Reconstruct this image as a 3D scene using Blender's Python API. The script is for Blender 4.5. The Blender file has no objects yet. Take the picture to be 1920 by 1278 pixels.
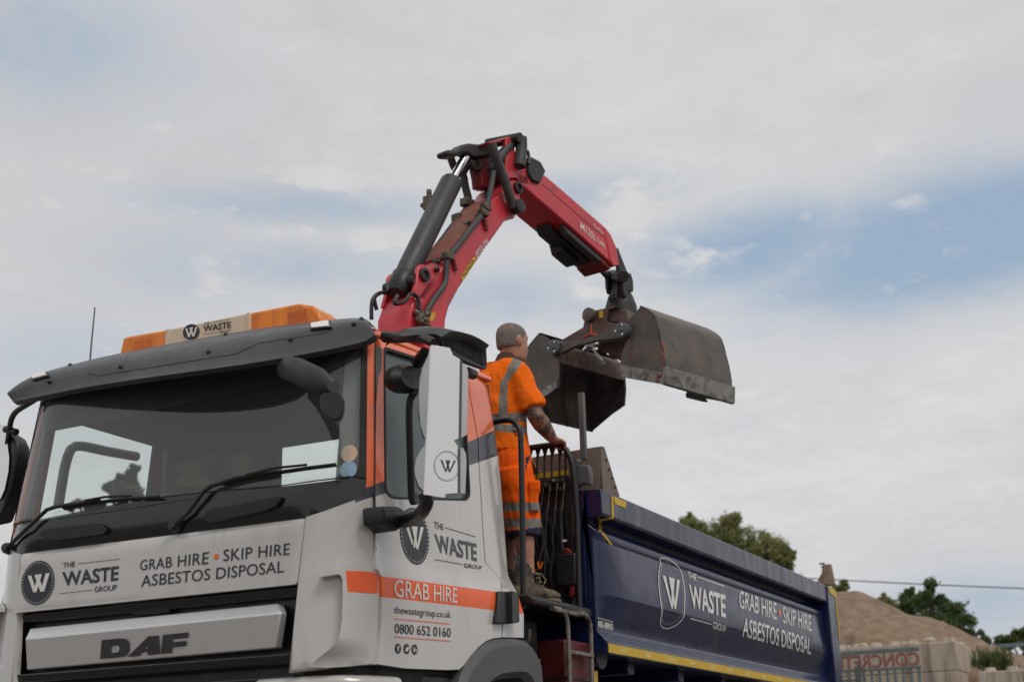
import bpy, bmesh, math, random
from math import pi, sin, cos, radians, exp
from mathutils import Vector, Matrix, noise
from mathutils.bvhtree import BVHTree
from mathutils.geometry import delaunay_2d_cdt

random.seed(7)
SC = bpy.context.scene
COL = SC.collection
V = Vector

# ------------------------------------------------------------------ camera
CAM = V((4.433, -5.062, .681)); FPX = 2597.5
_yaw, _pit, _rol = .461, .31, -.027
_fw = V((-sin(_yaw) * cos(_pit), cos(_yaw) * cos(_pit), sin(_pit)))
_r0 = V((cos(_yaw), sin(_yaw), 0)); _u0 = _r0.cross(_fw)
CR = _r0 * cos(_rol) + _u0 * sin(_rol); CU = _u0 * cos(_rol) - _r0 * sin(_rol); CF = _fw
cd = bpy.data.cameras.new('camera'); cam = bpy.data.objects.new('camera', cd); COL.objects.link(cam)
cam.matrix_world = Matrix(((CR.x, CU.x, -CF.x, CAM.x), (CR.y, CU.y, -CF.y, CAM.y), (CR.z, CU.z, -CF.z, CAM.z), (0, 0, 0, 1)))
cd.sensor_width = 36; cd.lens = FPX / 1920 * 36; cd.clip_end = 3000; cd.clip_start = .05
cd.dof.use_dof = True; cd.dof.focus_distance = 7.7; cd.dof.aperture_fstop = 2.8
SC.camera = cam

# ------------------------------------------------------------------ exposure, sky, sun
SC.view_settings.view_transform = 'Standard'; SC.view_settings.look = 'None'
SC.view_settings.gamma = 1; SC.view_settings.exposure = 0
SUN_EL, SUN_AZ = radians(52), radians(115)        # azimuth clockwise from +Y
def pdir(px, py):
    return (CF + CR * ((px - 960) / FPX) - CU * ((py - 639) / FPX)).normalized()
w = bpy.data.worlds.new('World'); SC.world = w; w.use_nodes = True
nt = w.node_tree; N = nt.nodes; L = nt.links; N.clear()
def nd(t, **k):
    n = N.new(t)
    for a, b in k.items(): setattr(n, a, b)
    return n
def mth(op, a, b=None, clamp=False):
    n = nd('ShaderNodeMath', operation=op); n.use_clamp = clamp
    for i, x in enumerate((a, b)):
        if x is None: continue
        if isinstance(x, (int, float)): n.inputs[i].default_value = x
        else: L.new(x, n.inputs[i])
    return n.outputs[0]
def vmth(op, a, b=None):
    n = nd('ShaderNodeVectorMath', operation=op)
    for i, x in enumerate((a, b)):
        if x is None: continue
        if isinstance(x, (tuple, Vector)): n.inputs[i].default_value = tuple(x)
        else: L.new(x, n.inputs[i])
    return n.outputs['Value'] if op == 'DOT_PRODUCT' else n.outputs[0]
SKY_STRENGTH = .1
sky = nd('ShaderNodeTexSky', sky_type='NISHITA'); sky.sun_disc = False
sky.sun_elevation = SUN_EL; sky.sun_rotation = SUN_AZ; sky.air_density = 1.2; sky.dust_density = 2.5
D = nd('ShaderNodeTexCoord').outputs['Generated']
sep = nd('ShaderNodeSeparateXYZ'); L.new(D, sep.inputs[0])
zz = mth('MAXIMUM', sep.outputs[2], .03)
den = mth('ADD', zz, .12)
com = nd('ShaderNodeCombineXYZ')                      # the cloud deck seen in perspective
L.new(mth('DIVIDE', sep.outputs[0], den), com.inputs[0]); L.new(mth('DIVIDE', sep.outputs[1], den), com.inputs[1])
deck = com.outputs[0]
def nz(scale, det, rough, vec=deck, off=(0, 0, 0), dist=0):
    n = nd('ShaderNodeTexNoise'); n.inputs['Scale'].default_value = scale; n.inputs['Detail'].default_value = det
    n.inputs['Roughness'].default_value = rough; n.inputs['Distortion'].default_value = dist
    L.new(vmth('ADD', vec, V(off)), n.inputs['Vector']); return n.outputs['Fac']
n_big = nz(1.3, 5, .55, off=(3.1, 1.7, 0)); n_mid = nz(6, 8, .62, off=(9, 4, 2), dist=.5); n_fin = nz(19, 8, .66, off=(1, 8, 5), dist=.5)
def blob(px, py, sx, sy, tilt=0):
    """soft patch of the sky round one compass direction (az/el axes fixed in the world)"""
    d = pdir(px, py); e1 = V((d.y, -d.x, 0)).normalized(); e2 = e1.cross(d).normalized()
    if e2.z < 0: e2 = -e2
    a = e1 * cos(tilt) + e2 * sin(tilt); b = e2 * cos(tilt) - e1 * sin(tilt)
    A = mth('DIVIDE', vmth('DOT_PRODUCT', D, a), sx / FPX); B = mth('DIVIDE', vmth('DOT_PRODUCT', D, b), sy / FPX)
    s = mth('ADD', mth('MULTIPLY', A, A), mth('MULTIPLY', B, B))
    g = mth('EXPONENT', mth('MULTIPLY', s, -1.0))
    fr = mth('GREATER_THAN', vmth('DOT_PRODUCT', D, d), 0)
    return mth('MULTIPLY', g, fr)
gaps = None                                           # where the deck opens onto blue sky
for (px_, py_, sx_, sy_, t_, k_) in [(1790, 445, 400, 125, .08, 1.3), (1430, 465, 270, 95, .05, 1.05), (1560, 590, 260, 40, .1, .45), (560, 385, 340, 55, -.02, .62), (560, 500, 300, 60, 0, .55),
                              (960, 560, 320, 75, .02, .6), (60, 60, 320, 150, 0, .62), (330, 500, 260, 110, 0, .45), (1840, 1130, 240, 80, 0, .62), (1100, 370, 240, 60, 0, .6),
                              (120, 680, 300, 120, 0, .45), (1900, 200, 150, 120, 0, .25)]:
    g = mth('MULTIPLY', blob(px_, py_, sx_, sy_, t_), k_)
    gaps = g if gaps is None else mth('MAXIMUM', gaps, g)
puffs = None                                          # white puffs drifting in the gaps
for (px_, py_, sx_, sy_, k_) in [(1700, 378, 42, 20, .75), (1190, 385, 95, 48, .9), (1540, 470, 95, 26, .65), (640, 330, 190, 26, .8), (400, 520, 50, 60, .6), (700, 440, 90, 24, .65),
                                 (180, 320, 70, 16, .5), (1100, 540, 110, 36, .6), (1290, 500, 120, 30, .45), (560, 430, 60, 18, .5)]:
    g = mth('MULTIPLY', blob(px_, py_, sx_, sy_), k_)
    puffs = g if puffs is None else mth('MAXIMUM', puffs, g)
rag = mth('ADD', mth('MULTIPLY', mth('SUBTRACT', n_mid, .5), 1.5), mth('MULTIPLY', mth('SUBTRACT', n_fin, .5), 1.1))
def ramp(x, lo, hi):
    n = nd('ShaderNodeMapRange', interpolation_type='SMOOTHSTEP'); L.new(x, n.inputs[0]); n.inputs[1].default_value = lo; n.inputs[2].default_value = hi; return n.outputs[0]
g2 = ramp(mth('ADD', gaps, mth('MULTIPLY', rag, .5)), .0, 1.1)
p2 = ramp(mth('ADD', puffs, mth('MULTIPLY', rag, 1.7)), .2, 1.25)
blue = mth('SUBTRACT', g2, mth('MULTIPLY', p2, .85), True)
cr = nd('ShaderNodeValToRGB'); L.new(mth('ADD', mth('ADD', mth('MULTIPLY', n_big, .42), mth('MULTIPLY', n_mid, .33)), mth('MULTIPLY', n_fin, .25)), cr.inputs[0])
cr.color_ramp.elements[0].position = .34; cr.color_ramp.elements[0].color = (5.6, 5.65, 5.9, 1)
cr.color_ramp.elements[1].position = .66; cr.color_ramp.elements[1].color = (7.15, 7.1, 7.1, 1)
low = blob(1400, 800, 700, 260)
cadd = nd('ShaderNodeMixRGB', blend_type='MULTIPLY'); cadd.inputs[0].default_value = 1
L.new(cr.outputs[0], cadd.inputs[1]); cgl = mth('ADD', .97, mth('MULTIPLY', low, .1))
cc = nd('ShaderNodeCombineXYZ')
for i in range(3): L.new(cgl, cc.inputs[i])
L.new(cc.outputs[0], cadd.inputs[2])
# open sky: the Nishita blue, paled by thin high cirrus
pale = nd('ShaderNodeMixRGB'); pale.inputs[0].default_value = .93; L.new(sky.outputs[0], pale.inputs[1]); pale.inputs[2].default_value = (3.35, 4.45, 5.9, 1)
mixs = nd('ShaderNodeMixRGB'); L.new(blue, mixs.inputs[0]); L.new(cadd.outputs[0], mixs.inputs[1]); L.new(pale.outputs[0], mixs.inputs[2])
pw = nd('ShaderNodeMixRGB'); L.new(mth('MULTIPLY', p2, .55), pw.inputs[0]); L.new(mixs.outputs[0], pw.inputs[1]); pw.inputs[2].default_value = (6.9, 6.8, 6.75, 1)
bg = nd('ShaderNodeBackground'); bg.inputs['Strength'].default_value = SKY_STRENGTH; L.new(pw.outputs[0], bg.inputs['Color'])
L.new(bg.outputs[0], nd('ShaderNodeOutputWorld').inputs['Surface'])
sl = bpy.data.lights.new('sun', 'SUN'); sl.energy = 1.1; sl.angle = radians(20); sl.color = (1, .95, .88)
sun = bpy.data.objects.new('sun', sl); COL.objects.link(sun)
sun.rotation_euler = V((sin(SUN_AZ) * cos(SUN_EL), cos(SUN_AZ) * cos(SUN_EL), sin(SUN_EL))).to_track_quat('Z', 'Y').to_euler()

# ------------------------------------------------------------------ materials
def mat(name, col, rough=.5, metal=0, var=.12, vscale=6, bump=0, bscale=60, coat=0, col2=None, c2scale=3, c2pos=(.5, .62), spec=.5, stretch=(1, 1, 1), rvar=.1, col3=None, c3scale=10, c3pos=(.56, .7), c3stretch=(1, 1, .12), c3amt=.6):
    m = bpy.data.materials.new(name); m.use_nodes = True; t = m.node_tree; n = t.nodes; l = t.links
    b = n['Principled BSDF']; b.inputs['Roughness'].default_value = rough; b.inputs['Metallic'].default_value = metal
    b.inputs['Specular IOR Level'].default_value = spec
    if coat: b.inputs['Coat Weight'].default_value = coat; b.inputs['Coat Roughness'].default_value = .08
    tc = n.new('ShaderNodeTexCoord'); mp = n.new('ShaderNodeMapping'); mp.inputs['Scale'].default_value = stretch; l.new(tc.outputs['Object'], mp.inputs[0])
    def nzz(s, d=6, r=.6):
        q = n.new('ShaderNodeTexNoise'); q.inputs['Scale'].default_value = s; q.inputs['Detail'].default_value = d; q.inputs['Roughness'].default_value = r
        l.new(mp.outputs[0], q.inputs['Vector']); return q.outputs['Fac']
    r = n.new('ShaderNodeValToRGB'); a = nzz(vscale); l.new(a, r.inputs[0])
    r.color_ramp.elements[0].position = .3; r.color_ramp.elements[1].position = .7
    r.color_ramp.elements[0].color = (*[c * (1 - var) for c in col], 1); r.color_ramp.elements[1].color = (*[min(1, c * (1 + var)) for c in col], 1)
    out = r.outputs[0]
    if col2:
        r2 = n.new('ShaderNodeValToRGB'); l.new(nzz(c2scale, 9, .68), r2.inputs[0]); r2.color_ramp.elements[0].position = c2pos[0]; r2.color_ramp.elements[1].position = c2pos[1]
        mx = n.new('ShaderNodeMixRGB'); l.new(r2.outputs[0], mx.inputs[0]); l.new(out, mx.inputs[1]); mx.inputs[2].default_value = (*col2, 1); out = mx.outputs[0]
    if col3:                                         # run-off streaks or chips
        m3 = n.new('ShaderNodeMapping'); m3.inputs['Scale'].default_value = c3stretch; l.new(tc.outputs['Object'], m3.inputs[0])
        q3 = n.new('ShaderNodeTexNoise'); q3.inputs['Scale'].default_value = c3scale; q3.inputs['Detail'].default_value = 7; q3.inputs['Roughness'].default_value = .65; l.new(m3.outputs[0], q3.inputs['Vector'])
        r3 = n.new('ShaderNodeMapRange'); l.new(q3.outputs['Fac'], r3.inputs[0]); r3.inputs[1].default_value = c3pos[0]; r3.inputs[2].default_value = c3pos[1]; r3.inputs[4].default_value = c3amt
        x3 = n.new('ShaderNodeMixRGB'); l.new(r3.outputs[0], x3.inputs[0]); l.new(out, x3.inputs[1]); x3.inputs[2].default_value = (*col3, 1); out = x3.outputs[0]
    l.new(out, b.inputs['Base Color'])
    if rvar:
        mr = n.new('ShaderNodeMapRange'); l.new(nzz(vscale * 2.3), mr.inputs[0]); mr.inputs[1].default_value = .3; mr.inputs[2].default_value = .7
        mr.inputs[3].default_value = max(.03, rough - rvar); mr.inputs[4].default_value = min(1, rough + rvar); l.new(mr.outputs[0], b.inputs['Roughness'])
    if bump:
        bp = n.new('ShaderNodeBump'); bp.inputs['Strength'].default_value = bump; bp.inputs['Distance'].default_value = .01
        l.new(nzz(bscale, 5, .6), bp.inputs['Height']); l.new(bp.outputs[0], b.inputs['Normal'])
    return m
def glass(name, tint, ior=1.45, haze=0, hazecol=(.3, .3, .3), rough=.0):
    m = bpy.data.materials.new(name); m.use_nodes = True; t = m.node_tree; n = t.nodes; l = t.links; n.clear()
    tr = n.new('ShaderNodeBsdfTransparent'); tr.inputs[0].default_value = (*tint, 1)
    gl = n.new('ShaderNodeBsdfGlossy'); gl.inputs['Roughness'].default_value = rough
    fr = n.new('ShaderNodeFresnel'); fr.inputs['IOR'].default_value = ior
    ge = n.new('ShaderNodeNewGeometry'); iv = n.new('ShaderNodeMath'); iv.operation = 'SUBTRACT'; iv.inputs[0].default_value = 1; l.new(ge.outputs['Backfacing'], iv.inputs[1])
    ml = n.new('ShaderNodeMath'); ml.operation = 'MULTIPLY'; l.new(fr.outputs[0], ml.inputs[0]); l.new(iv.outputs[0], ml.inputs[1])
    mx = n.new('ShaderNodeMixShader'); l.new(ml.outputs[0], mx.inputs[0]); l.new(tr.outputs[0], mx.inputs[1]); l.new(gl.outputs[0], mx.inputs[2])
    o = mx.outputs[0]
    if haze:
        df = n.new('ShaderNodeBsdfDiffuse'); df.inputs[0].default_value = (*hazecol, 1)
        m2 = n.new('ShaderNodeMixShader'); m2.inputs[0].default_value = haze; l.new(o, m2.inputs[1]); l.new(df.outputs[0], m2.inputs[2]); o = m2.outputs[0]
    l.new(o, n.new('ShaderNodeOutputMaterial').inputs[0]); return m
M = dict(
 white=mat('cab_white_paint', (.55, .535, .515), .25, var=.04, vscale=2, coat=.9, col2=(.42, .385, .34), c2scale=3.5, c2pos=(.5, .9), stretch=(1, 1, .45), col3=(.3, .26, .22), c3scale=16, c3pos=(.58, .78), c3amt=.35),
 orange=mat('cab_orange_paint', (.86, .15, .04), .26, var=.05, vscale=2, coat=.5, col2=(.6, .2, .12), c2scale=4, c2pos=(.62, .85)),
 navy=mat('navy_vinyl', (.022, .026, .042), .35, var=.1, coat=.3),
 stripe=mat('orange_vinyl', (.86, .12, .018), .35, var=.05),
 visor=mat('visor_grey_plastic', (.052, .052, .056), .42, var=.12, bump=.08, bscale=300, col2=(.1, .1, .1), c2scale=3, c2pos=(.55, .85)),
 mirror=mat('mirror_arm_plastic', (.026, .026, .028), .5, var=.15, bump=.06, bscale=200),
 steel2=mat('shaded_steel_flange', (.5, .5, .5), .42, metal=1, var=.08, vscale=3, rvar=.05),  # guard steel again, colour dulled to paint shade on the turned flanges
 black=mat('black_plastic', (.014, .014, .015), .42, var=.15, bump=.05, bscale=200),
 gloss=mat('gloss_black', (.009, .009, .01), .2, var=.1, coat=.3),
 rubber=mat('rubber', (.018, .018, .018), .75, var=.2),
 grey=mat('grey_mudguard_plastic', (.085, .087, .09), .5, var=.1, bump=.08, bscale=180, col2=(.14, .13, .11), c2scale=3, c2pos=(.55, .8)),
 trim=mat('interior_grey_trim', (.2, .2, .19), .8, var=.08),
 interior=mat('interior_dark_trim', (.05, .05, .052), .85, var=.15),
 liner=mat('headliner', (.035, .035, .036), .9, var=.1),
 silver=mat('satin_silver', (.66, .66, .67), .36, metal=.45, var=.015, rvar=0, coat=.3),
 badge=mat('badge_dark_grey', (.045, .045, .047), .4, var=.1),
 steel=mat('polished_stainless', (.8, .79, .77), .3, metal=1, var=.05, vscale=2, rvar=.05),
 amber=mat('amber_lens', (.86, .22, .0), .3, var=.28, vscale=26, coat=.3, spec=.4, bump=.6, bscale=60, stretch=(1, 1, .06)),
 amber2=mat('amber_lens_inner', (.62, .13, .0), .3, var=.25, vscale=12),
 cream=mat('cream_lens', (.66, .56, .4), .35, var=.05, coat=.2),
 lamp=mat('clear_marker_lens', (.8, .8, .76), .2, var=.08, coat=.4),
 ink=mat('dark_vinyl_lettering', (.017, .018, .028), .4, var=.1),
 inkgrey=mat('grey_vinyl_lettering', (.06, .06, .068), .4, var=.1),
 wink=mat('white_vinyl_lettering', (.72, .71, .68), .45, var=.05),
 red=mat('crane_red_paint', (.58, .04, .056), .36, var=.14, vscale=3, coat=.1, col2=(.24, .07, .06), c2scale=7, c2pos=(.58, .72), bump=.05, bscale=20, col3=(.13, .07, .06), c3scale=26, c3pos=(.63, .68), c3stretch=(1, 1, 1), c3amt=.8),
 rust=mat('worn_rusty_top', (.25, .1, .065), .75, var=.25, vscale=9, bump=.2, bscale=70, col2=(.36, .05, .05), c2scale=4, c2pos=(.5, .62)),
 hyd=mat('hydraulic_black', (.045, .046, .047), .5, var=.22, vscale=7, col2=(.09, .085, .08), c2scale=5, c2pos=(.55, .75)),
 grease=mat('greasy_black_steel', (.02, .018, .016), .5, var=.3, vscale=12, bump=.15, bscale=60, col2=(.07, .05, .035), c2scale=9, c2pos=(.55, .72)),
 chrome=mat('chrome_rod', (.78, .8, .84), .14, metal=1, var=.03, rvar=.04),
 brass=mat('fitting_metal', (.12, .1, .075), .4, metal=.6, var=.3, vscale=20),
 yellow=mat('yellow_tape', (.62, .4, .02), .5, var=.12, vscale=14, col2=(.4, .27, .06), c2scale=12, c2pos=(.58, .75)),
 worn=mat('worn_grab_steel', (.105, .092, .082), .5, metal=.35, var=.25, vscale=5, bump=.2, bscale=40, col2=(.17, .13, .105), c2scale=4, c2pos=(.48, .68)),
 wornin=mat('grab_inside_dark', (.06, .05, .043), .85, var=.35, vscale=6, bump=.5, bscale=28, col2=(.13, .11, .095), c2scale=6, c2pos=(.55, .72)),  # darker, rougher tone for the left shell sheet and its far plate
 bright=mat('scraped_cutting_edge', (.25, .24, .22), .42, metal=.6, var=.3, vscale=8, col2=(.1, .085, .07), c2scale=11, c2pos=(.48, .62), bump=.2, bscale=50),
 grabred=mat('faded_red_brown_steel', (.095, .045, .038), .62, var=.3, vscale=7, bump=.15, bscale=50, col2=(.16, .11, .088), c2scale=6, c2pos=(.42, .6)),
 blue=mat('tipper_navy_paint', (.008, .0145, .062), .24, var=.15, vscale=4, coat=.12, col2=(.035, .038, .06), c2scale=3.2, c2pos=(.5, .8), spec=.35, bump=.05, bscale=4, col3=(.12, .115, .12), c3scale=9, c3pos=(.58, .78), c3amt=.3),
 bluerail=mat('tipper_rail_scuffed', (.015, .02, .048), .32, var=.3, vscale=2, coat=.1, col2=(.1, .11, .14), c2scale=3.2, c2pos=(.56, .66), stretch=(3, 2.2, .35)),
 bare=mat('bare_rusty_lip', (.22, .15, .1), .7, var=.4, vscale=14),
 headb=mat('dusty_steel_plate', (.19, .15, .12), .75, var=.15, vscale=5, bump=.15, bscale=45, col2=(.13, .1, .085), c2scale=3, c2pos=(.5, .7)),
 tube=mat('scratched_tube_paint', (.2, .17, .15), .5, var=.25, vscale=18, metal=.3, col2=(.07, .055, .045), c2scale=14, c2pos=(.52, .62)),
 post=mat('dark_grey_post', (.09, .095, .1), .42, var=.12, vscale=8),
 boxred=mat('red_tank_paint', (.2, .01, .014), .42, var=.2, vscale=5, col2=(.1, .03, .025), c2scale=5, c2pos=(.55, .7)),
 tankred=mat('dull_red_tank', (.1, .007, .009), .5, var=.25, vscale=5, col2=(.03, .012, .01), c2scale=5, c2pos=(.5, .7)),
 chassis=mat('chassis_black', (.012, .012, .012), .7, var=.3, vscale=8),
 stickr=mat('peach_sticker', (.72, .5, .35), .5, var=.05), stickb=mat('blue_sticker', (.3, .45, .62), .5, var=.05),
 vest=mat('hi_vis_yellow_fabric', (.15, .18, .02), .9, var=.2, bump=.3, bscale=50),
 glassws=glass('windscreen_glass', (.945, .975, .965), 1.85, haze=.035, hazecol=(.5, .51, .5)),
 glassdoor=glass('tinted_door_glass', (.7, .77, .77), 1.7, haze=.32, hazecol=(.24, .3, .32)),
 glassfar=glass('pale_green_glass', (.965, .99, .98), 1.45),
)

# ------------------------------------------------------------------ pixel -> place (rays of the photograph met with real surfaces)
def ray(px, py): return CF + CR * ((px - 960) / FPX) - CU * ((py - 639) / FPX)
def at(px, py, ax, val):
    d = ray(px, py); i = 'xyz'.index(ax); return CAM + d * ((val - CAM[i]) / d[i])
def onp(px, py, p0, n):
    d = ray(px, py); return CAM + d * ((p0 - CAM).dot(n) / d.dot(n))
def pxof(p):
    d = p - CAM; z = d.dot(CF); return (960 + FPX * d.dot(CR) / z, 639 - FPX * d.dot(CU) / z)
def zm(ox, oy, s): return lambda *pts: [(ox + s * x, oy + s * y) for x, y in pts]
Z1 = zm(0, 540, .3755); Z2 = zm(0, 880, .375); Z3 = zm(500, 560, .3444); Z4 = zm(520, 900, .3021); Z5 = zm(660, 240, .313)
Z6 = zm(900, 240, .2817); Z7 = zm(960, 540, .2504); Z8 = zm(880, 590, .2269); ZM = zm(690, 600, .2818); ZB = zm(1060, 900, .2957)
ZR = zm(980, 830, .10174); ZK = zm(780, 240, .15647); ZG = zm(1020, 560, .1565); ZT = zm(1060, 440, .1252); ZF = zm(680, 500, .1095); ZP = zm(920, 960, .2488); ZW = zm(1500, 1040, .21875)

# ------------------------------------------------------------------ mesh building
def rnd(pts, r, n=4, closed=True):
    """round the corners of a polygon"""
    out = []; k = len(pts); P = [V(p) for p in pts]
    for i in range(k):
        if not closed and i in (0, k - 1): out.append(P[i]); continue
        a, b, c = P[i - 1], P[i], P[(i + 1) % k]
        ri = r[i] if isinstance(r, (list, tuple)) else r
        if ri <= 0: out.append(b); continue
        la, lc = (a - b).length, (c - b).length
        p = b + (a - b) * min(.48, ri / la); q = b + (c - b) * min(.48, ri / lc)
        for j in range(n + 1):
            t = j / n; out.append(p * (1 - t) ** 2 + b * 2 * t * (1 - t) + q * t * t)
    return out
def dens(pts, d, closed=True):
    out = []; P = [V(p) for p in pts]; k = len(P)
    for i in range(k if closed else k - 1):
        a, b = P[i], P[(i + 1) % k]; n = max(1, int((b - a).length / d))
        out += [a.lerp(b, j / n) for j in range(n)]
    if not closed: out.append(P[-1])
    return out
def inpoly(p, poly):
    x, y = p[0], p[1]; c = False; j = len(poly) - 1
    for i in range(len(poly)):
        a, b = poly[i], poly[j]
        if (a[1] > y) != (b[1] > y) and x < (b[0] - a[0]) * (y - a[1]) / (b[1] - a[1]) + a[0]: c = not c
        j = i
    return c
class MB:
    def __init__(s): s.v = []; s.f = []; s.m = []
    def add(s, vs, fs, mi=0):
        o = len(s.v); s.v += [V(x) for x in vs]; s.f += [[i + o for i in f] for f in fs]
        s.m += (mi if isinstance(mi, list) else [mi] * len(fs)); return s
    def prism(s, pts, ext, mi=0):
        n = len(pts); ext = V(ext); P = [V(p) for p in pts]
        return s.add(P + [p + ext for p in P], [list(range(n))[::-1], list(range(n, 2 * n))] + [[i, (i + 1) % n, n + (i + 1) % n, n + i] for i in range(n)], mi)
    def loft(s, A, B, mi=0):
        n = len(A); return s.add(list(A) + list(B), [list(range(n))[::-1], list(range(n, 2 * n))] + [[i, (i + 1) % n, n + (i + 1) % n, n + i] for i in range(n)], mi)
    def box(s, c, size, ax=None, mi=0):
        c = V(c); X, Y, Z = ax or (V((1, 0, 0)), V((0, 1, 0)), V((0, 0, 1)))
        X, Y, Z = X * size[0] / 2, Y * size[1] / 2, Z * size[2] / 2
        return s.loft([c - X - Y - Z, c + X - Y - Z, c + X + Y - Z, c - X + Y - Z], [c - X - Y + Z, c + X - Y + Z, c + X + Y + Z, c - X + Y + Z], mi)
    def box2(s, a, b, mi=0):
        a, b = V(a), V(b); return s.box((a + b) / 2, [abs(x) for x in (b - a)], None, mi)
    def tube(s, pts, r, seg=10, mi=0, flat=1.0):
        P = [V(p) for p in pts]; n = len(P); R = r if isinstance(r, (list, tuple)) else [r] * n
        t = [(P[min(i + 1, n - 1)] - P[max(i - 1, 0)]).normalized() for i in range(n)]
        u = t[0].orthogonal().normalized(); vs = []; fs = []
        for i in range(n):
            u = (u - t[i] * u.dot(t[i])).normalized(); w_ = t[i].cross(u)
            vs += [P[i] + (u * cos(2 * pi * k / seg) + w_ * sin(2 * pi * k / seg) * flat) * R[i] for k in range(seg)]
        for i in range(n - 1):
            for k in range(seg):
                fs.append([i * seg + k, i * seg + (k + 1) % seg, (i + 1) * seg + (k + 1) % seg, (i + 1) * seg + k])
        fs += [list(range(seg))[::-1], list(range((n - 1) * seg, n * seg))]
        return s.add(vs, fs, mi)
    def lathe(s, o, axis, prof, seg=24, mi=0):
        """prof: (radius, height along axis)"""
        o = V(o); a = V(axis).normalized(); u = a.orthogonal().normalized(); w_ = a.cross(u); vs = []; fs = []; n = len(prof)
        for r, h in prof: vs += [o + a * h + (u * cos(2 * pi * k / seg) + w_ * sin(2 * pi * k / seg)) * max(r, 1e-4) for k in range(seg)]
        for i in range(n - 1):
            for k in range(seg): fs.append([i * seg + k, i * seg + (k + 1) % seg, (i + 1) * seg + (k + 1) % seg, (i + 1) * seg + k])
        fs += [list(range(seg))[::-1], list(range((n - 1) * seg, n * seg))]
        return s.add(vs, fs, mi)
    def grid(s, rows, mi=0, th=None):
        """rows of points -> sheet; th = offset vector (or list like rows) for a solid of that thickness"""
        R_, C_ = len(rows), len(rows[0]); vs = [V(p) for r in rows for p in r]
        fs = [[i * C_ + j, i * C_ + j + 1, (i + 1) * C_ + j + 1, (i + 1) * C_ + j] for i in range(R_ - 1) for j in range(C_ - 1)]
        if th is not None:
            n = len(vs); th = V(th); vs += [p + th for p in vs]; fs += [[n + i for i in f[::-1]] for f in fs]
            bd = list(range(C_)) + [i * C_ + C_ - 1 for i in range(1, R_)] + [(R_ - 1) * C_ + j for j in range(C_ - 2, -1, -1)] + [i * C_ for i in range(R_ - 2, 0, -1)]
            for a, b in zip(bd, bd[1:] + bd[:1]): fs.append([b, a, n + a, n + b])
        return s.add(vs, fs, mi)
    def ell(s, rings, seg=16, mi=0):
        """rings: (centre, u-vector, v-vector) lofted, closed at the ends"""
        vs = []; fs = []; n = len(rings)
        for c, u, v in rings: vs += [V(c) + V(u) * cos(2 * pi * k / seg) + V(v) * sin(2 * pi * k / seg) for k in range(seg)]
        for i in range(n - 1):
            for k in range(seg): fs.append([i * seg + k, i * seg + (k + 1) % seg, (i + 1) * seg + (k + 1) % seg, (i + 1) * seg + k])
        fs += [list(range(seg))[::-1], list(range((n - 1) * seg, n * seg))]
        return s.add(vs, fs, mi)
    def bvh(s): return BVHTree.FromPolygons([tuple(v) for v in s.v], s.f)
    def build(s, name, mats, parent=None, bevel=0, seg=2, ang=35, recalc=True, merge=0):
        me = bpy.data.meshes.new(name); me.from_pydata([tuple(v) for v in s.v], [], s.f)
        for m in (mats if isinstance(mats, (list, tuple)) else [mats]): me.materials.append(m)
        for p, mi in zip(me.polygons, s.m): p.material_index = mi
        bm = bmesh.new(); bm.from_mesh(me)
        if merge: bmesh.ops.remove_doubles(bm, verts=bm.verts, dist=merge)
        if recalc: bmesh.ops.recalc_face_normals(bm, faces=bm.faces)
        for f in bm.faces: f.smooth = ang > 0
        for e in bm.edges:
            e.smooth = len(e.link_faces) == 2 and e.calc_face_angle(3) < radians(ang)
        bm.to_mesh(me); bm.free()
        o = bpy.data.objects.new(name, me); COL.objects.link(o)
        if parent is not None:
            o.parent = parent
            if parent.type == 'EMPTY': o.matrix_parent_inverse = Matrix.Translation(-parent.location)
        if bevel:
            b = o.modifiers.new('bevel', 'BEVEL'); b.width = bevel; b.segments = seg; b.limit_method = 'ANGLE'; b.angle_limit = radians(40); b.harden_normals = False
        return o
def tag(o, label=None, cat=None, group=None, kind=None):
    if label: o['label'] = label
    if cat: o['category'] = cat
    if group: o['group'] = group
    if kind: o['kind'] = kind
    return o
def thing(name, loc, label, cat, group=None):
    o = bpy.data.objects.new(name, None); COL.objects.link(o); o.location = loc; o.empty_display_size = .2
    return tag(o, label, cat, group)
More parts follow.
